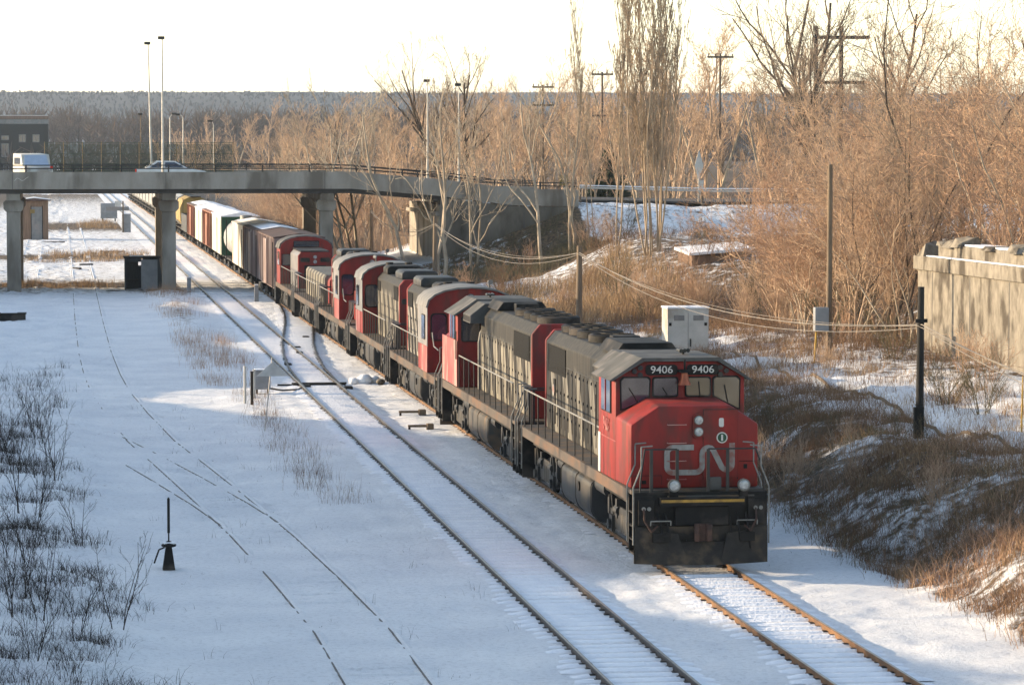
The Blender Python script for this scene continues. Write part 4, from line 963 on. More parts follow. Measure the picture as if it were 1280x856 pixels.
# sedan on the bridge
def sedan(label, loc, rz, m):
    t = tag(empty('sedan_car', loc, rz), label, 'car')
    low = [(-2.35, .32), (2.3, .3), (2.36, .5), (2.3, .68), (1.2, .86), (-1.55, .9), (-2.3, .86), (-2.38, .6)]
    MB().prism(low, 'y', -.86, .86).build('body', m, t, bevel=.06, smooth=True)
    A = [(-1.75, .88), (1.15, .85), (.25, 1.36), (-.95, 1.38)]
    MB().loft([(a, -.80, b) if b < 1 else (a, -.62, b) for a, b in A], [(a, .80, b) if b < 1 else (a, .62, b) for a, b in A]).build('cabin', m, t, bevel=.04, smooth=True)
    for s in (-1, 1):
        for q in ([(-1.45, .93), (-.5, .93), (-.5, 1.28), (-.9, 1.28)], [(-.42, .93), (.85, .93), (.22, 1.28), (-.42, 1.28)]):
            MB().loft([(a, s * (.80 if b < 1 else .655), b) for a, b in q], [(a, s * (.825 if b < 1 else .68), b) for a, b in q]).build('window', 'glass', t)
    MB().loft([(1.08, -.7, .9), (1.08, .7, .9), (.3, .58, 1.33), (.3, -.58, 1.33)], [(1.13, -.7, .92), (1.13, .7, .92), (.34, .58, 1.35), (.34, -.58, 1.35)]).build('windscreen', 'glass', t)
    MB().loft([(-1.72, -.7, .92), (-1.72, .7, .92), (-1.0, .58, 1.34), (-1.0, -.58, 1.34)], [(-1.76, -.7, .94), (-1.76, .7, .94), (-1.04, .58, 1.37), (-1.04, -.58, 1.37)]).build('rear_window', 'glass', t)
    for x in (-1.45, 1.42):
        for s in (-1, 1):
            w = MB().cyl((x, s * .7, .32), (x, s * .88, .32), .32, .32, 18).build('wheel', 'tyre', t); MB().cyl((x, s * .88, .32), (x, s * .895, .32), .18, .18, 12).build('hub_cap', 'chrome', w)
    for s in (-1, 1):
        B('tail_lamp', 'taillamp', t, (-2.39, s * .45, .62, -2.33, s * .88, .82)); B('headlight', 'lamp', t, (2.3, s * .5, .52, 2.37, s * .82, .66))
    B('trim_strip', 'dkgrey', t, (-2.2, -.895, .55, 2.2, -.86, .6), (-2.2, .86, .55, 2.2, .895, .6))
    return t
sedan('silver white sedan driving on the bridge beside the tall lamp poles', (7.55, 218.5, 7.17), 0, 'carwhite')
# van seen end-on at the left
vn = tag(empty('van', (-1.75, 225, 7.05), R(-80)), 'pale blue and white van on the bridge in front of the dark building', 'van')
MB().prism([(-2.4, .35), (2.45, .35), (2.5, .8), (2.3, 1.05), (1.5, 1.15), (.95, 1.92), (-2.3, 2.0), (-2.45, 1.2)], 'y', -.98, .98).build('body', 'cabinet', vn, bevel=.06, smooth=True)
MB().loft([(1.55, -.85, 1.14), (1.55, .85, 1.14), (1.02, .75, 1.86), (1.02, -.75, 1.86)], [(1.6, -.85, 1.16), (1.6, .85, 1.16), (1.07, .75, 1.88), (1.07, -.75, 1.88)]).build('windscreen', 'vanblue', vn)
for s in (-1, 1):
    B('side_window', 'glass', vn, (-1.8, s * .98, 1.25, .7, s * .995, 1.7)); B('headlight', 'lamp', vn, (2.42, s * .6, .75, 2.5, s * .9, .95))
    for x in (-1.6, 1.6): MB().cyl((x, s * .8, .35), (x, s * 1.0, .35), .35, .35, 16).build('wheel', 'tyre', vn)
B('indicator_lamp', 'taillamp', vn, (2.35, .8, .98, 2.44, .97, 1.12))
sedan('dark parked car beyond the guard rail where the road leaves the bridge', (37.0, 238, gz(37.0, 238)), 0, 'dkgrey')

# ------------------------------------------------------------------ buildings
bd = tag(empty('industrial_building', (-14, 870, 0)), 'dark flat roofed industrial building with small windows at the left edge', 'building')
MB().box(-26, 0, -.5, 11.4, 30, 17.6).build('wall', 'brick', bd)
B('parapet', 'hut', bd, (-26.2, -.2, 17.6, 11.6, 30, 18.5)); B('roof_snow', 'snow', bd, (-26, .2, 18.5, 11.4, 29, 18.62)); B('band', 'curtain', bd, (-26.1, -.25, 16.3, 11.5, 0, 17.5))
def bwin(x, z, w, h_):
    f = B('window', 'curtain', bd, (x, -.15, z, x + w, 0, z + h_)); B('pane', 'glass', f, (x + .2, -.2, z + .2, x + w / 2 - .1, -.16, z + h_ - .2), (x + w / 2 + .1, -.2, z + .2, x + w - .2, -.16, z + h_ - .2))
bwin(3.6, 11.4, 1.9, 2.1); bwin(7.2, 11.4, 1.9, 2.1); bwin(-1.0, 7.5, 2.0, 3.6); bwin(-1.0, 12.0, 2.0, 1.2); bwin(-6, 11.4, 1.9, 2.1); bwin(-10, 11.4, 1.9, 2.1); bwin(-.6, 3.2, 1.5, 2.4)

def hut(name, label, x, y, w, d, h_, m, roofm, snow=True, door=None, cat='hut', over=.3):
    z = gz(x, y) - .1; t = tag(empty(name, (x, y, z)), label, cat)
    MB().box(-w / 2, -d / 2, 0, w / 2, d / 2, h_).build('wall', m, t, bevel=.02)
    rf = MB().prism([(-w / 2 - over, h_ + .002), (w / 2 + over, h_ + .002), (w / 2 + over, h_ + .12), (0, h_ + .3), (-w / 2 - over, h_ + .12)], 'y', -d / 2 - over, d / 2 + over).build('roof', roofm, t)
    if snow: MB().prism([(-w / 2 - over + .05, h_ + .125), (0, h_ + .302), (w / 2 + over - .05, h_ + .125), (0, h_ + .40)], 'y', -d / 2 - over + .04, d / 2 + over - .04).build('roof_snow', 'snow', rf)
    if door: B('door', door, t, (-w * .1, -d / 2 - .04, 0, w * .28, -d / 2, h_ * .85)); B('door_frame', 'blackm', t, (-w * .1 - .08, -d / 2 - .03, 0, -w * .1, -d / 2, h_ * .88), (w * .28, -d / 2 - .03, 0, w * .28 + .08, -d / 2, h_ * .88))
    return t
ht = hut('wooden_hut', 'brown wooden trackside hut with snowy roof seen under the bridge at left', -2.55, 344, 2.9, 3.0, 4.2, 'hut', 'boxroof', door='curtain')
B('notice_plate', 'yellowbox', ht, (-.45, -1.6, 2.9, .05, -1.55, 3.3))
# open-fronted dark shed
sh = tag(empty('trackside_shed', (5.55, 219.5, GZ - .05)), 'small open dark plank shed beside the bridge column', 'shed')
MB().box(-1.15, -.9, 0, -1.05, .9, 2.15).build('side_wall', 'shed', sh); MB().prism([(1.05, 0), (1.5, 0), (1.15, 2.15), (1.05, 2.15)], 'y', -.9, .9).build('side_wall', 'shed', sh)
B('back_wall', 'shed', sh, (-1.05, .8, 0, -.2, .9, 2.15), (-.2, .8, 0, .1, .9, 1.6), (.1, .8, 0, 1.05, .9, 2.15)); B('front_panel', 'cabgrey', sh, (-.05, -.9, 0, 1.05, -.82, 2.05)); B('roof', 'iron', sh, (-1.22, -1.0, 2.152, 1.25, 1.0, 2.26))
B('roof_snow', 'snow', sh, (-.8, -.5, 2.262, .1, .9, 2.30)); B('door_frame', 'shed', sh, (-1.06, -.9, 1.9, -.05, -.84, 2.15)); B('shelf', 'iron', sh, (-1.0, -.2, .6, -.2, .7, .66))
# low dark box at the far left
bx = tag(empty('equipment_box', (-2.6, 178.5, gz(-2.6, 178.5))), 'low dark flat equipment box lying in the snow at the left edge', 'box')
MB().box(-.75, -.5, 0, .75, .5, .42).build('case', 'blackm', bx, bevel=.02); MB().box(-.8, -.55, .422, .8, .55, .48).build('lid', 'iron', bx, bevel=.01); B('lid_snow', 'snow', bx, (-.6, -.2, .482, .3, .4, .50))
# planks lying on the snow
def timber(label, x, y, L, rz, h_=.14):
    mb = MB(); mb.box(-L / 2, -.12, 0, L / 2, .12, h_)
    tag(mb.build('timber', 'wood_dark', None, bevel=.015, loc=(x, y, gz(x, y) - .03), rz=rz), label, 'timber', 'old timbers lying on the yard')
timber('short dark timber on the yard left of the open shed', 2.2, 265, 1.1, .1); timber('long dark timber on the yard left of the shed behind the tracks', 4.9, 300, 2.4, .05)
timber('dark slanting timber stub left of the short one', 1.4, 256, 1.0, -1.0); timber('dark long timber in the snow by the left yard rail', -.6, 330, 2.4, .05); timber('thin dark timber in front of the open shed', 4.4, 216.5, 2.6, .1, .08)

# signals and cabinets under the bridge
sg = tag(empty('signal_cabinet', (7.7, 372, gz(7.7, 372))), 'pale signal cabinet with cross shaped board between tracks under the bridge', 'signal cabinet')
MB().box(-.5, -.4, 0, .5, .4, 2.1).build('case', 'cabgrey', sg, bevel=.02); MB().box(-.56, -.46, 2.102, .56, .46, 2.2).build('lid', 'snow', sg, bevel=.02)
B('cross_board', 'curtain', sg, (-2.3, -.5, 2.5, .3, -.42, 2.95)); B('post', 'wood_pole', sg, (-.45, -.52, 0, -.3, -.45, 3.6)); B('panel', 'white', sg, (-1.3, -.52, 2.96, -.6, -.45, 3.6))
sg2 = tag(empty('relay_cabinet', (6.6, 430, gz(6.6, 430))), 'grey relay cabinet on legs beyond the yard seen under the bridge', 'relay cabinet')
MB().box(-1.1, -.5, .4, 1.1, .5, 2.4).build('case', 'cabgrey', sg2, bevel=.03); B('leg', 'iron', sg2, (-.9, -.4, 0, -.75, .4, .4)); B('leg', 'iron', sg2, (.75, -.4, 0, .9, .4, .4))

# marker posts next to the main line
def stub(label, x, y, h_=1.0, w=.14, m='wood_pole'):
    t = tag(empty('marker_post', (x, y, gz(x, y) - .05)), label, 'post', 'short posts between the tracks')
    MB().box(-w, -w * .8, 0, w, w * .8, h_).build('shaft', m, t, bevel=.02); MB().box(-w * .9, -w * .7, h_ + .001, w * .9, w * .7, h_ + .05).build('snow_cap', 'snow', t)
stub('short grey post beside the empty track by the bridge column', 8.42, 211, 1.05, .13, 'cabgrey')
stub('short grey post with snowy foot between the two main tracks', 12.1, 199, 1.1, .13, 'cabgrey')
for i in range(4):
    mb = MB(); mb.box(8.6, -.12, 0, 17.3, .12, .09)
tp = tag(empty('crossing_planks', (0, 206, GZ + .02)), 'snow capped cross planks over both tracks in front of the bridge shadow', 'crossing planks')
for k, y in enumerate((0, 3.2)):
    for (a, b) in ((8.0, 9.35), (9.55, 10.85), (11.05, 13.2)): MB().box(a, y, 0, b, y + 1.1, .10).build('plank', 'snow', tp, bevel=.03)

# ------------------------------------------------------------------ near signal gear: sign, cabinet, posts
cb2 = tag(empty('switch_cabinet', (7.75, 124.0, gz(7.75, 124))), 'grey metal switch cabinet with snow on top left of the empty track', 'cabinet')
MB().box(-.30, -.25, .18, .30, .25, .86).build('case', 'cabgrey', cb2, bevel=.02); MB().box(-.33, -.28, .862, .33, .28, .92).build('lid', 'cabgrey', cb2, bevel=.01); MB().box(-.3, -.25, .921, .3, .25, .96).build('lid_snow', 'snow', cb2, bevel=.015); B('leg', 'iron', cb2, (-.25, -.1, -.1, -.18, .1, .18)); B('leg', 'iron', cb2, (.18, -.1, -.1, .25, .1, .18))
MB().tube([(.3, 0, .2), (.8, .3, .1), (1.5, 1.5, .04), (2.0, 3.5, .03)], .035, 6).build('drive_pipe', 'walk', cb2)
def pipe_post(label, x, y, h_, r, m):
    t = tag(empty('pipe_post', (x, y, gz(x, y) - .1)), label, 'post', 'posts by the switch cabinet')
    MB().cyl((0, 0, 0), (0, 0, h_), r, r, 10).build('shaft', m, t, smooth=True); MB().cyl((0, 0, h_), (0, 0, h_ + .04), r * 1.25, r * 1.1, 10).build('cap', m, t)
pipe_post('tall pale pipe post leftmost of the posts by the switch cabinet', 6.78, 118.8, 1.45, .05, 'cabinet')
pipe_post('dark pipe post in the middle of the posts by the switch cabinet', 7.0, 118.2, 1.3, .055, 'iron')
pipe_post('pale pipe post nearest to the switch cabinet', 7.28, 121.5, 1.15, .05, 'cabinet')
ts = tag(empty('triangle_sign', (6.75, 107, gz(6.75, 107) - .1)), 'leaning pole with pale triangular sign plate by the crossover', 'sign')
MB().cyl((0, 0, 0), (.27, .1, 2.55), .022, .018, 8).build('pole', 'galv', ts)
MB().prism([(-.26, 1.93), (.83, 1.93), (.29, 2.42)], 'y', .03, .055).build('sign_plate', 'signface', ts)
# switch stand in the foreground
ss = tag(empty('switch_stand', (2.38, 71.9, gz(2.38, 71.9))), 'black switch stand with tall thin mast alone in the foreground snow', 'switch stand')
MB().loft([(-.14, -.14, 0), (.14, -.14, 0), (.14, .14, 0), (-.14, .14, 0)], [(-.07, -.07, .5), (.07, -.07, .5), (.07, .07, .5), (-.07, .07, .5)]).build('base', 'blackm', ss)
MB().revolve([(.09, .5), (.16, .52), (.17, .56), (.1, .6), (.04, .64)], (0, 0, 0), 14).build('head', 'blackm', ss, smooth=True)
MB().cyl((-.0, 0, .6), (0, 0, 1.62), .018, .014, 6).build('mast', 'blackm', ss); B('target', 'blackm', ss, (-.03, -.015, .82, .03, .015, 1.6))
MB().tube([(-.1, -.05, .5), (-.22, -.1, .46), (-.28, -.12, .3), (-.33, -.14, .16)], .02, 6).build('lever', 'blackm', ss); MB().box(-.12, -.1, .575, .14, .1, .62).build('snow_cap', 'snow', ss, bevel=.015)
# debris by the train
def debris(label, x, y, s=1):
    t = tag(empty('scrap_timber', (x, y, gz(x, y))), label, 'scrap', 'scrap beside the train')
    MB().box(-.45 * s, -.07, .1, .3 * s, .07, .18).build('plank', 'wood_pole', t, bevel=.01); MB().box(.25 * s, -.2, 0, .5 * s, .15, .22).build('block', 'wood_pole', t, bevel=.02); MB().cyl((-.4 * s, 0, 0), (-.4 * s, .0, .14), .04, .04, 6).build('stake', 'wood_dark', t)
debris('bent scrap timber on the snow beside the third locomotive, farther of two', 12.35, 113.0); debris('bent scrap timber on the snow near the second locomotive, nearer of two', 12.0, 107.2, .9)
lmp = tag(empty('snow_covered_rock', (12.15, 128.6, gz(12.15, 128.6))), 'snow capped rock heap beside the fourth locomotive', 'rock')
for n_, (dx, dy, r_) in enumerate(((0, 0, .32), (.42, .3, .24), (-.45, -.1, .2), (.6, -.5, .18))):
    bm = bmesh.new(); bmesh.ops.create_icosphere(bm, subdivisions=3, radius=r_)
    for v in bm.verts: v.co *= 1 + random.uniform(-.06, .06); v.co.z *= .7
    me = bpy.data.meshes.new('stone'); bm.to_mesh(me); bm.free(); me.polygons.foreach_set('use_smooth', [True] * len(me.polygons)); me.materials.append(M['snow'] if n_ != 3 else M['wallc'])
    o = bpy.data.objects.new('stone', me); col.objects.link(o); o.parent = lmp; o.location = (dx, dy, r_ * .35)

# ------------------------------------------------------------------ right bank: poles, cables, cabinets, wall
def wpole(label, x, y, top, r=.11, m='wood_pole', arm=False):
    z = gz(x, y) - .3; t = tag(empty('utility_pole', (x, y, z)), label, 'pole')
    MB().cyl((0, 0, 0), (.02, 0, top - z), r * 1.15, r * .85, 12).build('shaft', m, t, smooth=True)
    if arm: B('bracket', 'iron', t, (-.16, -.16, top - z - arm, .16, -.08, top - z - arm + .1))
    return t
P1 = (22.75, 83.2); P3 = (23.0, 141.5); P4 = (23.0, 197.0); P5 = (23.0, 238.)
p = wpole('dark square post with box at its foot on the bank right of the train', P1[0], P1[1], 5.62, .10, 'wood_dark', .95)
MB().box(-.2, -.25, 0, .06, -.1, 1.15).build('junction_box', 'blackm', p, bevel=.01)
p = wpole('tall slim pole with grey cabinet beside the concrete wall', 26.9, 110.5, 8.75, .10); 
MB().box(-.58, -.35, 1.35, -.08, -.02, 2.2).build('meter_cabinet', 'cabgrey', p, bevel=.02); MB().cyl((-.58, -.2, 0), (-.50, -.2, 1.35), .035, .035, 6).build('conduit', 'pipe_yellow', p)
wpole('short brown cable post above the second locomotive', P3[0], P3[1], 5.0, .14)
wpole('short brown cable post above the gap between the third and fourth locomotive', P4[0], P4[1], 5.2, .15)
wpole('short brown cable post in front of the pale trees by the fifth locomotive', P5[0], P5[1], 5.3, .16)
tg = tag(empty('yellow_stake', (25.2, 82, gz(25.2, 82))), 'thin yellow marker stake at the right edge', 'stake'); MB().cyl((0, 0, -.1), (.03, 0, 1.5), .025, .02, 6).build('shaft', 'pipe_yellow', tg)
def cable(label, pts, r, sag, n=18):
    P = []
    for a, b in zip(pts[:-1], pts[1:]):
        for k in range(n): t = k / n; P.append((a[0] + (b[0] - a[0]) * t, a[1] + (b[1] - a[1]) * t, a[2] + (b[2] - a[2]) * t - sag * 4 * t * (1 - t)))
    P.append(pts[-1]); tag(MB().tube(P, r, 6).build('overhead_cable', 'cable', None, smooth=True), label, 'cable', 'cables slung along the pole line')
PT = [(22.75, 42, 4.55), (22.75, 83.0, 4.62), (23.0, 141.4, 4.7), (23.0, 196.9, 4.75), (23.0, 237.9, 4.8)]
cable('thick upper cable bundle slung from post to post along the bank', PT, .017, 1.0)
cable('second cable strand hanging just below the upper one', [(a, b, c - .08) for a, b, c in PT], .012, 1.2)
cable('thin lower cable strand along the post line', [(a - .1, b, c - .04) for a, b, c in PT], .008, .82)
# cable trough lying along the bank
P = [(24.3 + .3 * math.sin(y * .07), y, gz(24.3 + .3 * math.sin(y * .07), y) + .05) for y in np.arange(60, 136, .5)]
tag(MB().tube(P, .05, 8).build('ground_pipe', 'wood_pole', None, smooth=True), 'brown pipe lying along the snowy bank behind the posts', 'pipe')
wc = tag(empty('relay_cabinet', (23.85, 121.0, gz(23.85, 121) - .55)), 'large white relay cabinet standing behind the leading locomotive', 'relay cabinet')
MB().box(-.85, -.6, 0, .75, .6, 2.55).build('case', 'cabinet', wc, bevel=.02); MB().box(-.88, -.63, 2.551, .78, .63, 2.62).build('lid', 'snow', wc, bevel=.02); B('hinge', 'iron', wc, (-.8, -.625, .5, -.7, -.6, .62), (-.8, -.625, 1.9, -.7, -.6, 2.02), (.58, -.625, .5, .68, -.6, .62), (.58, -.625, 1.9, .68, -.6, 2.02)); B('handle', 'iron', wc, (.02, -.66, 1.1, .06, -.6, 1.4)); B('vent_louvre', 'curtain', wc, (-.6, -.615, 2.1, -.2, -.6, 2.3), (.15, -.615, 2.1, .55, -.6, 2.3)); B('door_seam', 'curtain', wc, (-.06, -.606, .1, -.04, -.6, 2.4))

# old concrete wall running towards the camera on the right
rnd0 = random.Random(9)
wl = tag(empty('retaining_wall', (0, 0, -.3)), 'sunlit old concrete retaining wall with crumbling top at the right edge', 'wall')
WA = Vector((30.6, 113.2)); WB = Vector((30.2, 60.0)); wz = 1.0
WN = 30.9
def wallseg(name, m, y0, y1, x0, x1, z0, z1, dx=0):
    mb = MB()
    f = lambda y: (y - 60) / 53.2 * -2.6 + 32.6
    f = lambda y: 30.85 - (113.2 - y) * (-.02)
    return mb.loft([(f(y0) + x0, y0, z0), (f(y0) + x1, y0, z0), (f(y0) + x1, y0, z1), (f(y0) + x0, y0, z1)], [(f(y1) + x0, y1, z0), (f(y1) + x1, y1, z0), (f(y1) + x1, y1, z1), (f(y1) + x0, y1, z1)]).build(name, m, wl, bevel=.03)
wallseg('wall_face', 'wallc', 60, 113.2, 0, 1.2, .5, 5.25)
wallseg('cap_course', 'wallc', 60, 113.4, -.12, 1.3, 5.252, 5.75)
wallseg('upper_course', 'wallc', 60, 111.5, .25, 1.3, 5.752, 6.2)
for k in range(16):
    y = 112.5 - k * 2.9 - rnd0.uniform(0, 1.2); w_ = rnd0.uniform(.5, 1.6); h0_ = rnd0.uniform(.08, .3)
    MB().loft([(30.9 + rnd0.uniform(.1, .3), y, 6.15), (31.9, y, 6.15), (31.9, y - w_, 6.15), (31.1, y - w_, 6.15)], [(31.2, y - .1, 6.2 + h0_), (31.8, y - .2, 6.2 + h0_ * .6), (31.8, y - w_ * .8, 6.2 + h0_ * 1.2), (31.25, y - w_ * .7, 6.2 + h0_ * .5)]).build('rubble', 'wallc', wl)
for k in range(12):
    y = 63 + k * 4.4 + random.uniform(-.5, .5); wallseg('joint_line', 'concrete_dk', y, y + .08, -.006, .0, 1.0, 5.2)
wallseg('top_snow', 'snow', 60, 110.5, .35, 1.2, 6.202, 6.27); wallseg('ledge_snow', 'snow', 60, 112, -.05, .22, 5.752, 5.79)
MB().loft([(30.8, 112.3, 5.75), (31.6, 112.3, 5.75), (31.6, 113.2, 5.75), (30.8, 113.2, 5.75)], [(30.95, 112.5, 6.2), (31.5, 112.4, 6.05), (31.45, 113.0, 6.3), (31.0, 112.95, 6.1)]).build('broken_block', 'wallc', wl)
MB().loft([(31.0, 109.6, 6.1), (31.9, 109.6, 6.1), (31.9, 111.3, 6.1), (31.1, 111.3, 6.1)], [(31.2, 109.9, 6.3), (31.8, 109.8, 6.55), (31.7, 110.7, 6.45), (31.3, 110.8, 6.35)]).build('broken_block', 'wallc', wl)

# low snowy roof on the right middle distance, sign on two posts, small yellow sign
lr = tag(empty('low_shed', (36.2, 176, gz(36.2, 176) - .95)), 'low shed with snow covered flat roof among the brush', 'shed')
MB().box(-1.6, -2, -.6, 1.6, 2, 1.0).build('wall', 'hut', lr); MB().loft([(-1.8, -2.2, 1.0), (1.8, -2.2, 1.3), (1.8, 2.2, 1.5), (-1.8, 2.2, 1.2)], [(-1.8, -2.2, 1.15), (1.8, -2.2, 1.45), (1.8, 2.2, 1.65), (-1.8, 2.2, 1.35)]).build('roof_snow', 'snow', lr, bevel=.02)
rs = tag(empty('road_sign', (43.4, 216, 5.6)), 'pale diamond road sign seen edge on beside the road', 'road sign', )
B('post', 'galv', rs, (-.05, -.05, 0, .05, .05, 3.4)); MB().prism([(-.30, 2.6), (0, 1.5), (.30, 2.6), (0, 3.7)], 'y', -.09, -.06).build('sign_plate', 'signface', rs, rz=0); MB().box(-.02, -.09, .6, .32, -.06, 1.6).build('lower_plate', 'signface', rs)
ys = tag(empty('small_road_sign', (35.0, 222, 5.6)), 'small yellow sign beyond the guard rail behind the poplar', 'road sign'); B('post', 'galv', ys, (-.04, -.04, 0, .04, .04, 1.3)); MB().prism([(-.3, 1.2), (.3, 1.2), (.3, 1.9), (-.3, 1.9)], 'y', -.08, -.05).build('sign_plate', 'yellowbox', ys)

def upole(label, x, y, z0, top, arms, r=.12, w=1.6, m='pole_far'):
    t = tag(empty('utility_pole', (x, y, z0)), label, 'pole')
    MB().cyl((0, 0, 0), (0, 0, top - z0), r, r * .7, 10).build('shaft', m, t, smooth=True)
    for a in arms: B('crossarm', m, t, (-w / 2, -.09, top - z0 - a - .08, w / 2, -.2, top - z0 - a + .08), *[(dx - .04, -.16, top - z0 - a + .08, dx + .04, -.1, top - z0 - a + .28) for dx in (-w * .45, -w * .2, w * .2, w * .45)], one=True)
    return t
upole('utility pole with single crossarm against the pale sky right of the poplars', 54.0, 260, 4, 17.2, (.3,), w=2.2)
upole('dark utility pole with two crossarms left of the tall poplar', 44.5, 262, 4, 15.7, (.2, 3.6), w=1.8)
upole('pale utility pole with two crossarms among the bare trees', 40.0, 265, 4, 14.7, (.2, 1.7), w=1.8, m='wood_pole')
hf = tag(empty('twin_pole_frame', (59.5, 245, 3)), 'twin pole power line frame with double crossarms above the thicket', 'power frame')
for x in (-1.0, 1.0): MB().cyl((x, 0, 0), (x, 0, 15.9), .2, .17, 10).build('shaft', 'wood_dark', hf, smooth=True)
B('crossarm', 'wood_dark', hf, (-1.2, -.3, 14.9, 3.2, -.18, 15.15), (-1.2, .2, 14.9, 3.2, .3, 15.15)); B('crossarm', 'wood_dark', hf, (-1.2, -.3, 11.4, 3.0, -.18, 11.65))
# ------------------------------------------------------------------ bare trees
class Seg:
    def __init__(s): s.a = []; s.b = []; s.ra = []; s.rb = []
    def add(s, a, b, ra, rb): s.a.append(a); s.b.append(b); s.ra.append(ra); s.rb.append(rb)
def seg_mesh(S, name, m, parent=None, n=3):
    a = np.array(S.a); b = np.array(S.b); ra = np.array(S.ra); rb = np.array(S.rb)
    d = b - a; d /= np.linalg.norm(d, axis=1)[:, None] + 1e-9
    ref = np.where(np.abs(d[:, 2:3]) > .9, np.array([[1., 0, 0]]), np.array([[0., 0, 1]]))
    u = np.cross(d, ref); u /= np.linalg.norm(u, axis=1)[:, None]; w = np.cross(d, u)
    N = len(a); V = np.zeros((N, 2 * n, 3))
    for i in range(n):
        c, s_ = math.cos(2 * PI * i / n), math.sin(2 * PI * i / n); o = u * c + w * s_
        V[:, i] = a + o * ra[:, None]; V[:, n + i] = b + o * rb[:, None]
    base = (np.arange(N) * 2 * n)[:, None, None]
    f = np.array([[i, (i + 1) % n, n + (i + 1) % n, n + i] for i in range(n)])[None]
    return np_mesh(name, V.reshape(-1, 3), (base + f).reshape(-1, 4), m, parent)
def nrm(v): return v / (np.linalg.norm(v) + 1e-9)
def grow(S, T, rng, p, d, L, r, depth, maxd, spread, up, kids, wob=.18, rmin=.006, shrink=.62, nseg=4):
    """one limb: a wobbling chain of segments that throws side limbs along its outer part"""
    segs = nseg if depth < 2 else max(2, nseg - 1); pts = [p]; dd = d
    r_end = max(rmin, r * (.35 if depth else .3))
    for i in range(segs):
        dd = nrm(dd + rng.normal(0, wob, 3) + np.array([0, 0, up * .25])); q = pts[-1] + dd * L / segs
        r0 = r + (r_end - r) * i / segs; r1 = r + (r_end - r) * (i + 1) / segs
        (S if depth < T else S2_GLOBAL).add(pts[-1], q, r0, r1); pts.append(q)
    if depth >= maxd: return
    k = kids[min(depth, len(kids) - 1)]
    for j in range(k):
        t = rng.uniform(.25 if depth else .22, 1.0); i = min(int(t * segs), segs - 1); f = t * segs - i
        o = pts[i] + (pts[i + 1] - pts[i]) * f; ax = nrm(pts[i + 1] - pts[i])
        side = nrm(np.cross(ax, rng.normal(0, 1, 3))); nd = nrm(ax * math.cos(spread) + side * math.sin(spread) * rng.uniform(.7, 1.3) + np.array([0, 0, up * .3]))
        rr = (r + (r_end - r) * t) * rng.uniform(.45, .7)
        grow(S, T, rng, o, nd, L * shrink * rng.uniform(.6, 1.15) * (1.15 - .5 * t), max(rmin, rr), depth + 1, maxd, spread * rng.uniform(.85, 1.15), up, kids, wob * 1.1, rmin, shrink, nseg)
S2_GLOBAL = None
def make_tree(name, seed, H, mt, mc, stems=1, r=.14, spread=.75, up=.35, kids=(9, 5, 4, 3), maxd=3, wob=.12, rmin=.006, shrink=.55, lean=.05, tdepth=1, gap=.25, cr=0):
    global S2_GLOBAL
    rng = np.random.default_rng(seed); S = Seg(); S2_GLOBAL = Seg()
    t = empty(name, (0, 0, -500))
    for s in range(stems):
        a = rng.uniform(0, 2 * PI); ln = lean + (.3 if stems > 1 else 0) * rng.uniform(.2, 1)
        d = nrm(np.array([math.cos(a) * ln, math.sin(a) * ln, 1.]))
        p = np.array([math.cos(a) * gap * (stems > 1), math.sin(a) * gap * (stems > 1), -.3])
        grow(S, tdepth, rng, p, d, H * rng.uniform(.8, 1.0), r * rng.uniform(.8, 1.1), 0, maxd, spread, up, kids, wob, rmin, shrink, 6)
    seg_mesh(S, 'trunk', mt, t, 6); seg_mesh(S2_GLOBAL, 'crown', mc, t, 3)
    return t
PROTO = {}
PROTO['scrub'] = [make_tree('bare_scrub_tree', 100 + i, h_, mt, mc, stems=st, r=.06, spread=.75, up=.22, kids=(11, 7, 5, 2), maxd=3, wob=.17, rmin=.0065, shrink=.5)
                  for i, (h_, mt, mc, st) in enumerate(((8.0, 'bark_tan', 'bark_red', 4), (9.5, 'bark_tan', 'bark_tan', 3), (7.0, 'bark_pale', 'bark_red', 5), (10.5, 'bark_dark', 'bark_grey', 2), (8.8, 'bark_pale', 'bark_tan', 4)))]
PROTO['wood'] = [make_tree('bare_woodland_tree', 200 + i, h_, mt, mc, stems=1, r=.15, spread=.7, up=.3, kids=(15, 8, 5, 2), maxd=3, wob=.09, rmin=.011, shrink=.42, tdepth=1)
                 for i, (h_, mt, mc) in enumerate(((10.5, 'bark_grey', 'bark_tan'), (12, 'bark_tan', 'bark_tan'), (9.5, 'bark_pale', 'bark_tan'), (11.5, 'bark_grey', 'bark_grey')))]
PROTO['pale'] = [make_tree('pale_barked_tree', 300 + i, h_, 'bark_pale', 'bark_pale', stems=st, r=.095, spread=.6, up=.45, kids=(7, 5, 5), maxd=3, wob=.15, rmin=.009, shrink=.5, tdepth=2)
                 for i, (h_, st) in enumerate(((9.5, 2), (10.5, 1), (8.5, 2)))]
PROTO['poplar'] = [make_tree('poplar_tree', 400 + i, 17, 'poplar', 'poplar', stems=st, r=.05, spread=.26, up=.8, kids=(24, 9, 5, 2), maxd=3, wob=.055, rmin=.007, shrink=.3, lean=-.12, tdepth=1, gap=.35) for i, st in enumerate((10, 2))]
PROTO['tall'] = [make_tree('tall_bare_tree', 500 + i, 16, 'bark_dark', 'bark_grey', stems=st, r=.26, spread=.6, up=.35, kids=(10, 6, 5, 3), maxd=4, wob=.10, rmin=.010, shrink=.52, tdepth=2) for i, st in enumerate((2, 1))]
PROTO['bush'] = [make_tree('bare_bush', 600 + i, 2.6, mt, mt, stems=12, r=.018, spread=.5, up=.25, kids=(5, 4, 2), maxd=2, wob=.16, rmin=.0055, shrink=.5, gap=.15) for i, mt in enumerate(('brush', 'bark_red', 'bark_tan', 'brushgreen'))]
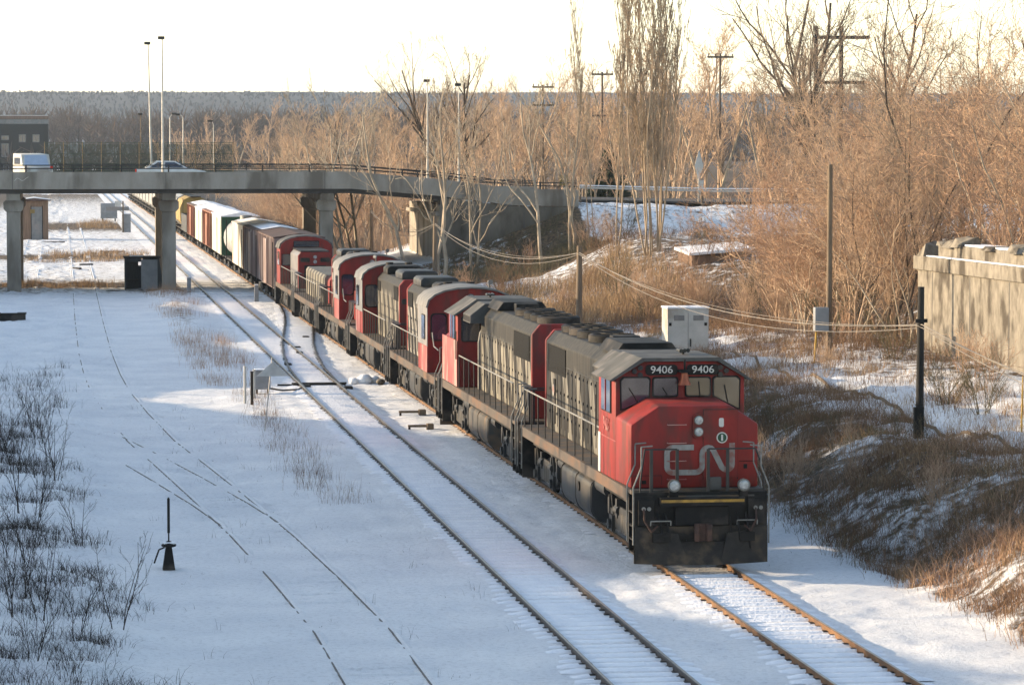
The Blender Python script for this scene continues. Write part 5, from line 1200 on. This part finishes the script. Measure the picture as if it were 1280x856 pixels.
PROTO['sap'] = [make_tree('bare_sapling', 700 + i, 3.2, mt, mt, stems=3, r=.022, spread=.55, up=.3, kids=(6, 4), maxd=2, wob=.12, rmin=.005, shrink=.4, gap=.2) for i, mt in enumerate(('weeddark',))]
USED = set()
def put(kind, i, x, y, label, group=None, s=1.0, rz=None, cat='tree', sz=None, dz=-.1):
    pr = PROTO[kind][i % len(PROTO[kind])]
    if pr.name not in USED: USED.add(pr.name); c = pr
    else: c = copy_tree(pr)
    c.location = (x, y, gz(x, y) + dz); c.rotation_euler = (0, 0, random.uniform(0, 2 * PI) if rz is None else rz)
    c.scale = (s, s, sz or s); tag(c, label, cat, group); return c

rnd = random.Random(5)
# thicket on the right, behind the wall and above the bank
for k in range(64):
    x = rnd.uniform(32.5, 58); y = rnd.uniform(88, 205)
    if x < 33 + (y - 113) * .02 and y < 114: x += 2
    if x / y < .24: x = y * rnd.uniform(.24, .31)
    g_ = 'behind the concrete wall' if y < 125 else 'right of the snowy clearing'
    put('scrub', k, x, y, 'bare multi stemmed scrub tree with tan twigs in the thicket ' + g_, 'thicket trees ' + g_, rnd.uniform(.85, 1.35))
for k in range(22):
    x = rnd.uniform(29.5, 34); y = rnd.uniform(115, 138); put('scrub', k, x, y, 'bare slender tree at the edge of the thicket beside the tall slim pole', 'trees at the thicket edge', rnd.uniform(.55, .95))
for k in range(44):
    x = rnd.uniform(45, 95); y = rnd.uniform(235, 300); put('wood', k, x, y, 'bare brown tree beyond the road on the right', 'trees beyond the road on the right', rnd.uniform(.9, 1.35))
# woodland behind the bridge, right of the train
for k in range(135):
    y = 238 + 190 * rnd.random() ** 1.4; x = rnd.uniform(19.5, 24 + (y - 200) * .22 + 14)
    put('wood', k, x, y, 'bare brown woodland tree behind the bridge right of the train', 'woodland trees behind the bridge', rnd.uniform(.7, 1.05))
for k in range(70):
    y = rnd.uniform(420, 900); x = rnd.uniform(19, 90) * (y / 500) ** .5
    put('wood', k, x, y, 'distant bare tree beside the line far beyond the bridge', 'distant trees beside the line', rnd.uniform(.9, 1.3))
for k in range(28):
    y = rnd.uniform(236, 330); x = rnd.uniform(18.3, 22); put('scrub', k, x, y, 'bare sapling like tree along the track behind the bridge columns', 'trees along the track behind the bridge', rnd.uniform(.5, .9))
# pale-barked trees in front of the approach
for k, (x, y, s, lb) in enumerate(((19.9, 218, .95, 'pale barked leaning tree right beside the rightmost bridge column'), (22.6, 209, 1.0, 'pale forked tree left of the bridge abutment'), (24.3, 204, 1.1, 'pale tree with curved fork standing in front of the abutment'),
        (26.5, 206, .9, 'pale tree with wide crooked limbs in front of the wing wall'), (30.2, 200, 1.0, 'pale forked tree at the middle of the wing wall'), (32.4, 203, 1.0, 'pale slim tree at the low end of the wing wall'), (21.2, 226, 1.0, 'pale trunked tree just behind the leaning one near the column'))):
    put('pale', k, x, y, lb, None, s * 1.3)
# poplars
put('poplar', 0, 34.2, 184, 'tall upright poplar with many parallel branches', None, 1.35, 0, sz=1.02)
put('poplar', 1, 32.6, 189, 'slimmer upright poplar left of the tall one', None, 1.2, 2.0, sz=1.05)
put('poplar', 1, 33.4, 200, 'thin upright poplar close behind the two larger ones', None, .9, 4.0)
put('tall', 0, 53.3, 232, 'large dark trunked spreading tree against the sky right of the poplars', None, 1.15)
put('tall', 1, 66, 250, 'tall bare tree with fine dark twigs left of the power frame', None, 1.15); put('tall', 0, 52, 150, 'tall bare tree rising above the thicket near the right edge', None, .95); put('tall', 1, 57, 140, 'tall bare tree at the upper right corner', None, 1.0)
put('tall', 1, 44.5, 140, 'tall bare tree in the thicket right of the twin pole frame', None, .85)
put('tall', 1, 33, 262, 'tall bare tree above the woodland behind the abutment', None, .85); put('tall', 0, 36, 300, 'tall bare tree in the middle of the woodland', None, .9)
put('tall', 1, 26, 290, 'bare tree rising above the woodland left of the lamp poles', None, .7)
# evergreen
ev = tag(empty('evergreen_tree', (43, 250, gz(43, 250))), 'small dark evergreen left of the poplars behind the road', 'tree')
MB().cyl((0, 0, 0), (0, 0, 6), .15, .05, 8).build('trunk', 'bark_dark', ev)
S = Seg(); rg = np.random.default_rng(3)
for k in range(1500):
    z = rg.uniform(1.0, 6.3); r_ = (6.6 - z) * .42; a = rg.uniform(0, 2 * PI); q = np.array([0, 0, z]); e = np.array([math.cos(a) * r_, math.sin(a) * r_, z - .35 + rg.normal(0, .12)])
    S.add(q + (e - q) * rg.uniform(.1, .6), e, .05, .02)
seg_mesh(S, 'crown', 'ever', ev, 3)
# bushes on the bank
for k in range(34):
    x = rnd.uniform(18.6, 22.4); y = rnd.uniform(58, 112); 
    put('bush', k, x, y, 'dead leafless bush on the brushy slope right of the leading locomotive' , 'bushes on the slope beside the train', rnd.uniform(.28, .6), cat='bush')
for k in range(16):
    x = rnd.uniform(25.5, 30.2); y = rnd.uniform(78, 130); put('bush', k + 1, x, y, 'brown dead bush at the foot of the concrete wall', 'bushes below the wall', rnd.uniform(.4, .75), cat='bush')
for k in range(46):
    x = rnd.uniform(21, 40); y = rnd.uniform(143, 208); put('bush', k, x, y, 'russet bush in the clearing between the train and the road', 'bushes in the clearing', rnd.uniform(.5, 1.1), cat='bush')
for k in range(30):
    x = rnd.uniform(29, 40); y = rnd.uniform(116, 160); put('bush', k, x, y, 'russet bush under the thicket near the tall slim pole', 'bushes under the thicket', rnd.uniform(.8, 1.4), cat='bush')
for k in range(34):
    y = rnd.uniform(56, 108); x = rnd.uniform(-2.4, 1.3 - (y - 56) * .035); put('sap', 0, x, y, 'dark bare shrub on the rough verge at the lower left', 'dark shrubs at the lower left', rnd.uniform(.35, .75), cat='shrub')
for k in range(9):
    c = put('bush', k, 31.9 + rnd.uniform(0, .8), 111 - k * 4.2, 'leafless bush growing over the top edge of the concrete wall', 'bushes on top of the wall', rnd.uniform(.5, .9), cat='bush'); c.location.z = 5.8
# trees and shrubs on the ridge outside the frame to the left: they throw the long shadows
for k in range(34):
    y = 20 + k * 5.6 + rnd.uniform(-2, 2); x = rnd.uniform(-30, -17); put('wood' if k in (9, 11, 12, 14, 16, 18, 19, 21, 24, 27) else 'pale', k, x, y, 'bare tree on the wooded ridge left of the yard', 'trees on the left ridge', rnd.uniform(.45, .75))

# ------------------------------------------------------------------ grass and brush (stuff)
def blades(name, m, xs, ys, h_, lean, w, seed, droop=.5, segs=3, dz=-.03):
    rg = np.random.default_rng(seed); n = len(xs); z0 = terrain(xs, ys) + dz
    a = rg.uniform(0, 2 * PI, n); H = h_ * rg.uniform(.5, 1.15, n); L = lean * rg.uniform(.2, 1.3, n)
    P = [np.stack([xs, ys, z0], 1)]
    for k in range(1, segs + 1):
        t = k / segs; out = H * L * t ** 1.8; up = H * (t - droop * L * t ** 3)
        P.append(np.stack([xs + np.cos(a) * out, ys + np.sin(a) * out, z0 + up], 1))
    side = np.stack([-np.sin(a), np.cos(a), a * 0], 1); b2 = rg.uniform(0, PI, n); side = np.stack([np.cos(b2), np.sin(b2), a * 0], 1)
    V = np.zeros((n, 2 * (segs + 1), 3))
    for k in range(segs + 1):
        ww = (w * (1 - .75 * k / segs) * rg.uniform(.7, 1.3, n))[:, None] / 2; V[:, 2 * k] = P[k] - side * ww; V[:, 2 * k + 1] = P[k] + side * ww
    base = (np.arange(n) * 2 * (segs + 1))[:, None, None]
    f = np.array([[2 * k, 2 * k + 1, 2 * k + 3, 2 * k + 2] for k in range(segs)])[None]
    o = np_mesh(name, V.reshape(-1, 3), (base + f).reshape(-1, 4), m); tag(o, kind='stuff'); return o
def clumps(n, per, x0, x1, y0, y1, seed, r=.3, mask=None):
    rg = np.random.default_rng(seed); cx = rg.uniform(x0, x1, n); cy = rg.uniform(y0, y1, n)
    if mask is not None: k = rg.random(n) < mask(cx, cy); cx = cx[k]; cy = cy[k]
    m_ = len(cx); return (np.repeat(cx, per) + rg.normal(0, r, m_ * per), np.repeat(cy, per) + rg.normal(0, r * 1.3, m_ * per))
nm = lambda s, sd, th: (lambda x, y: np.clip((vnoise(x, y, s, sd) + .5 - th) * 4, 0, 1))
def stuff(name, m, cl, label, *a, **k):
    o = blades(name, m, cl[0], cl[1], *a, **k); tag(o, label, 'vegetation'); return o
stuff('dead_brush', 'brush', clumps(3400, 18, 18.0, 24.0, 54, 125, 41, .25, nm(2.2, 51, .22)), 'dead brown brush over the slope right of the train', .6, .9, .012, 1)
stuff('dead_brush', 'grass', clumps(2000, 16, 18.2, 28, 56, 130, 57, .2, nm(1.8, 63, .42)), 'straw coloured weeds scattered over the bank', .6, .8, .011, 17)
stuff('dead_brush', 'bark_red', clumps(500, 22, 18.4, 24.5, 58, 125, 58, .3, nm(3.2, 64, .5)), 'rust brown weeds in bunches on the bank', .85, .7, .012, 18)
stuff('dead_brush', 'brushgreen', clumps(1700, 16, 18.0, 22.4, 66, 120, 42, .25, nm(2.6, 52, .33)), 'dull green weeds on the shaded slope behind the leading locomotive', .42, 1.0, .012, 2)
stuff('dead_brush', 'bark_red', clumps(420, 20, 18.3, 22.0, 54, 69, 43, .25, nm(2.0, 53, .25)), 'russet leaf covered brush at the lower right corner', .75, .9, .016, 3)
stuff('dry_grass', 'grass', clumps(500, 14, 22.8, 30, 60, 140, 44, .25, nm(4, 54, .5)), 'sparse dry grass on the snowy bank plateau', .5, .5, .010, 4)
stuff('dead_brush', 'brush', clumps(900, 16, 25, 31, 86, 150, 56, .3, nm(4, 62, .35)), 'brown dead brush at the foot of the thicket and wall', .75, .7, .014, 16)
stuff('dry_grass', 'grass', clumps(1500, 22, 20, 33, 150, 200, 45, .35, nm(9, 55, .46)), 'tall tan dry grass in the clearing below the abutment', 1.25, .35, .022, 5)
stuff('dead_brush', 'brush', clumps(1600, 14, 25, 42, 112, 205, 46, .35, nm(6, 56, .4)), 'brown undergrowth beneath the thicket', .9, .7, .018, 6)
stuff('dead_brush', 'brushgreen', clumps(420, 16, 25, 33.5, 198, 212.4, 59, .35, None), 'dark brush under the wing wall of the bridge', 1.0, .6, .02, 19)
stuff('dead_brush', 'bark_tan', clumps(1200, 12, 18.2, 34, 236, 330, 47, .5, None), 'tan undergrowth of the woodland behind the bridge', 1.8, .4, .03, 7)
stuff('dark_weeds', 'weeddark', clumps(2900, 15, -3.5, 2.3, 52, 112, 48, .17, lambda x, y: nm(2.4, 57, .40)(x, y) * np.clip((2.3 - (y - 58) * .045 - x) * .6, 0, 1)), 'dark dead weeds poking through snow at the lower left', .45, 1.1, .010, 8)
stuff('dark_weeds', 'weeddark', clumps(60, 12, -2.6, 0.2, 112, 140, 49, .25, None), 'dark weeds at the left edge above the lower corner', .6, .9, .012, 9)
stuff('thin_weeds', 'brush', clumps(220, 9, 6.4, 8.0, 84, 125, 50, .2, lambda x, y: np.clip(1.3 - np.abs(x - 7.3 - (y - 100) * -.004) * 1.3, 0, 1)), 'thin brown weed row between the yard and the empty track', .55, .5, .008, 10)
stuff('thin_weeds', 'bark_red', clumps(520, 12, 5.7, 8.3, 125, 213, 51, .25, nm(5, 58, .38)), 'reddish weeds along the hummocks in front of the bridge column', .65, .5, .010, 11)
stuff('dry_grass', 'grass', clumps(330, 16, -4, 7.4, 221, 229, 52, .3, nm(2, 59, .4)), 'tan grass strip across the yard under the bridge', .6, .5, .02, 12)
stuff('dry_grass', 'grass', clumps(420, 14, -4, 8.0, 272, 296, 53, .4, nm(3, 60, .45)), 'tan grass patches on the yard beyond the bridge', .6, .5, .03, 13)
stuff('dry_grass', 'grass', clumps(230, 12, 2.6, 7.0, 385, 425, 54, .5, nm(3, 61, .5)), 'golden grass patch in front of the far cabinets', .8, .5, .03, 14)
stuff('thin_weeds', 'weeddark', clumps(60, 5, 2.2, 9.0, 54, 120, 55, .12, None), 'scattered single weeds in the foreground snow', .3, .6, .007, 15)
stuff('thin_weeds', 'weeddark', clumps(260, 3, -1, 17, 52, 125, 65, .08, lambda x, y: (np.abs(x - XA) > 1.5) & (np.abs(x - XB) > 1.7)), 'tiny weed stubs and litter dotted over the yard snow', .10, 1.2, .012, 20)

# ------------------------------------------------------------------ far woods
def far_wood(name, label, m, n, x0, x1, y0, y1, h0, h1, zf, seed, per=26, tw=.12):
    rg = np.random.default_rng(seed); S = Seg()
    for k in range(n):
        y = rg.uniform(y0, y1); x = rg.uniform(x0, x1); z = zf(x, y); H = rg.uniform(h0, h1); base = np.array([x, y, z])
        S.add(base, base + [0, 0, H * .6], tw * 1.2, tw * .7)
        for j in range(per):
            a = rg.uniform(0, 2 * PI); t = rg.uniform(.2, .75); p = base + [0, 0, H * t]; el = rg.uniform(.4, 1.35); L = H * rg.uniform(.2, .45)
            q = p + np.array([math.cos(a) * math.cos(el), math.sin(a) * math.cos(el), math.sin(el)]) * L; S.add(p, q, tw, tw * .35)
    o = seg_mesh(S, name, m, None, 3); tag(o, label, 'woods', kind='stuff'); return o
far_wood('far_wood', 'brown bare wood across the flat land in front of the hills', 'farwood', 1500, -120, 420, 1150, 1500, 11, 19, lambda x, y: 6 + (y - 1150) * .015, 71, 26, .22)
far_wood('far_wood', 'dark scrub belt beyond the far end of the yard', 'farwood', 900, -90, 260, 820, 1000, 6, 12, lambda x, y: 0, 72, 24, .16)
far_wood('far_wood', 'blue distant wood covering the slope of the hill', 'hill', 8500, -420, 1300, 2700, 3300, 2.5, 5, lambda x, y: float(np.interp(y, [2300, 2500, 2750, 3000, 3200, 3600], [-5, 10, 38, 60, 66, 66])) - 2, 73, 12, .5)

# ------------------------------------------------------------------ haze
HAZE = 0.00008
if HAZE:
    hm = bpy.data.materials.new('haze'); hm.use_nodes = True; n = hm.node_tree.nodes; n.clear()
    pv = n.new('ShaderNodeVolumePrincipled'); pv.inputs['Color'].default_value = (.66, .80, 1.0, 1); pv.inputs['Density'].default_value = HAZE; pv.inputs['Anisotropy'].default_value = .2
    ou = n.new('ShaderNodeOutputMaterial'); hm.node_tree.links.new(pv.outputs[0], ou.inputs['Volume'])
    M['haze'] = hm
    tag(MB().box(-2000, -400, -8, 3200, 7100, 110).build('haze', 'haze'), kind='stuff')
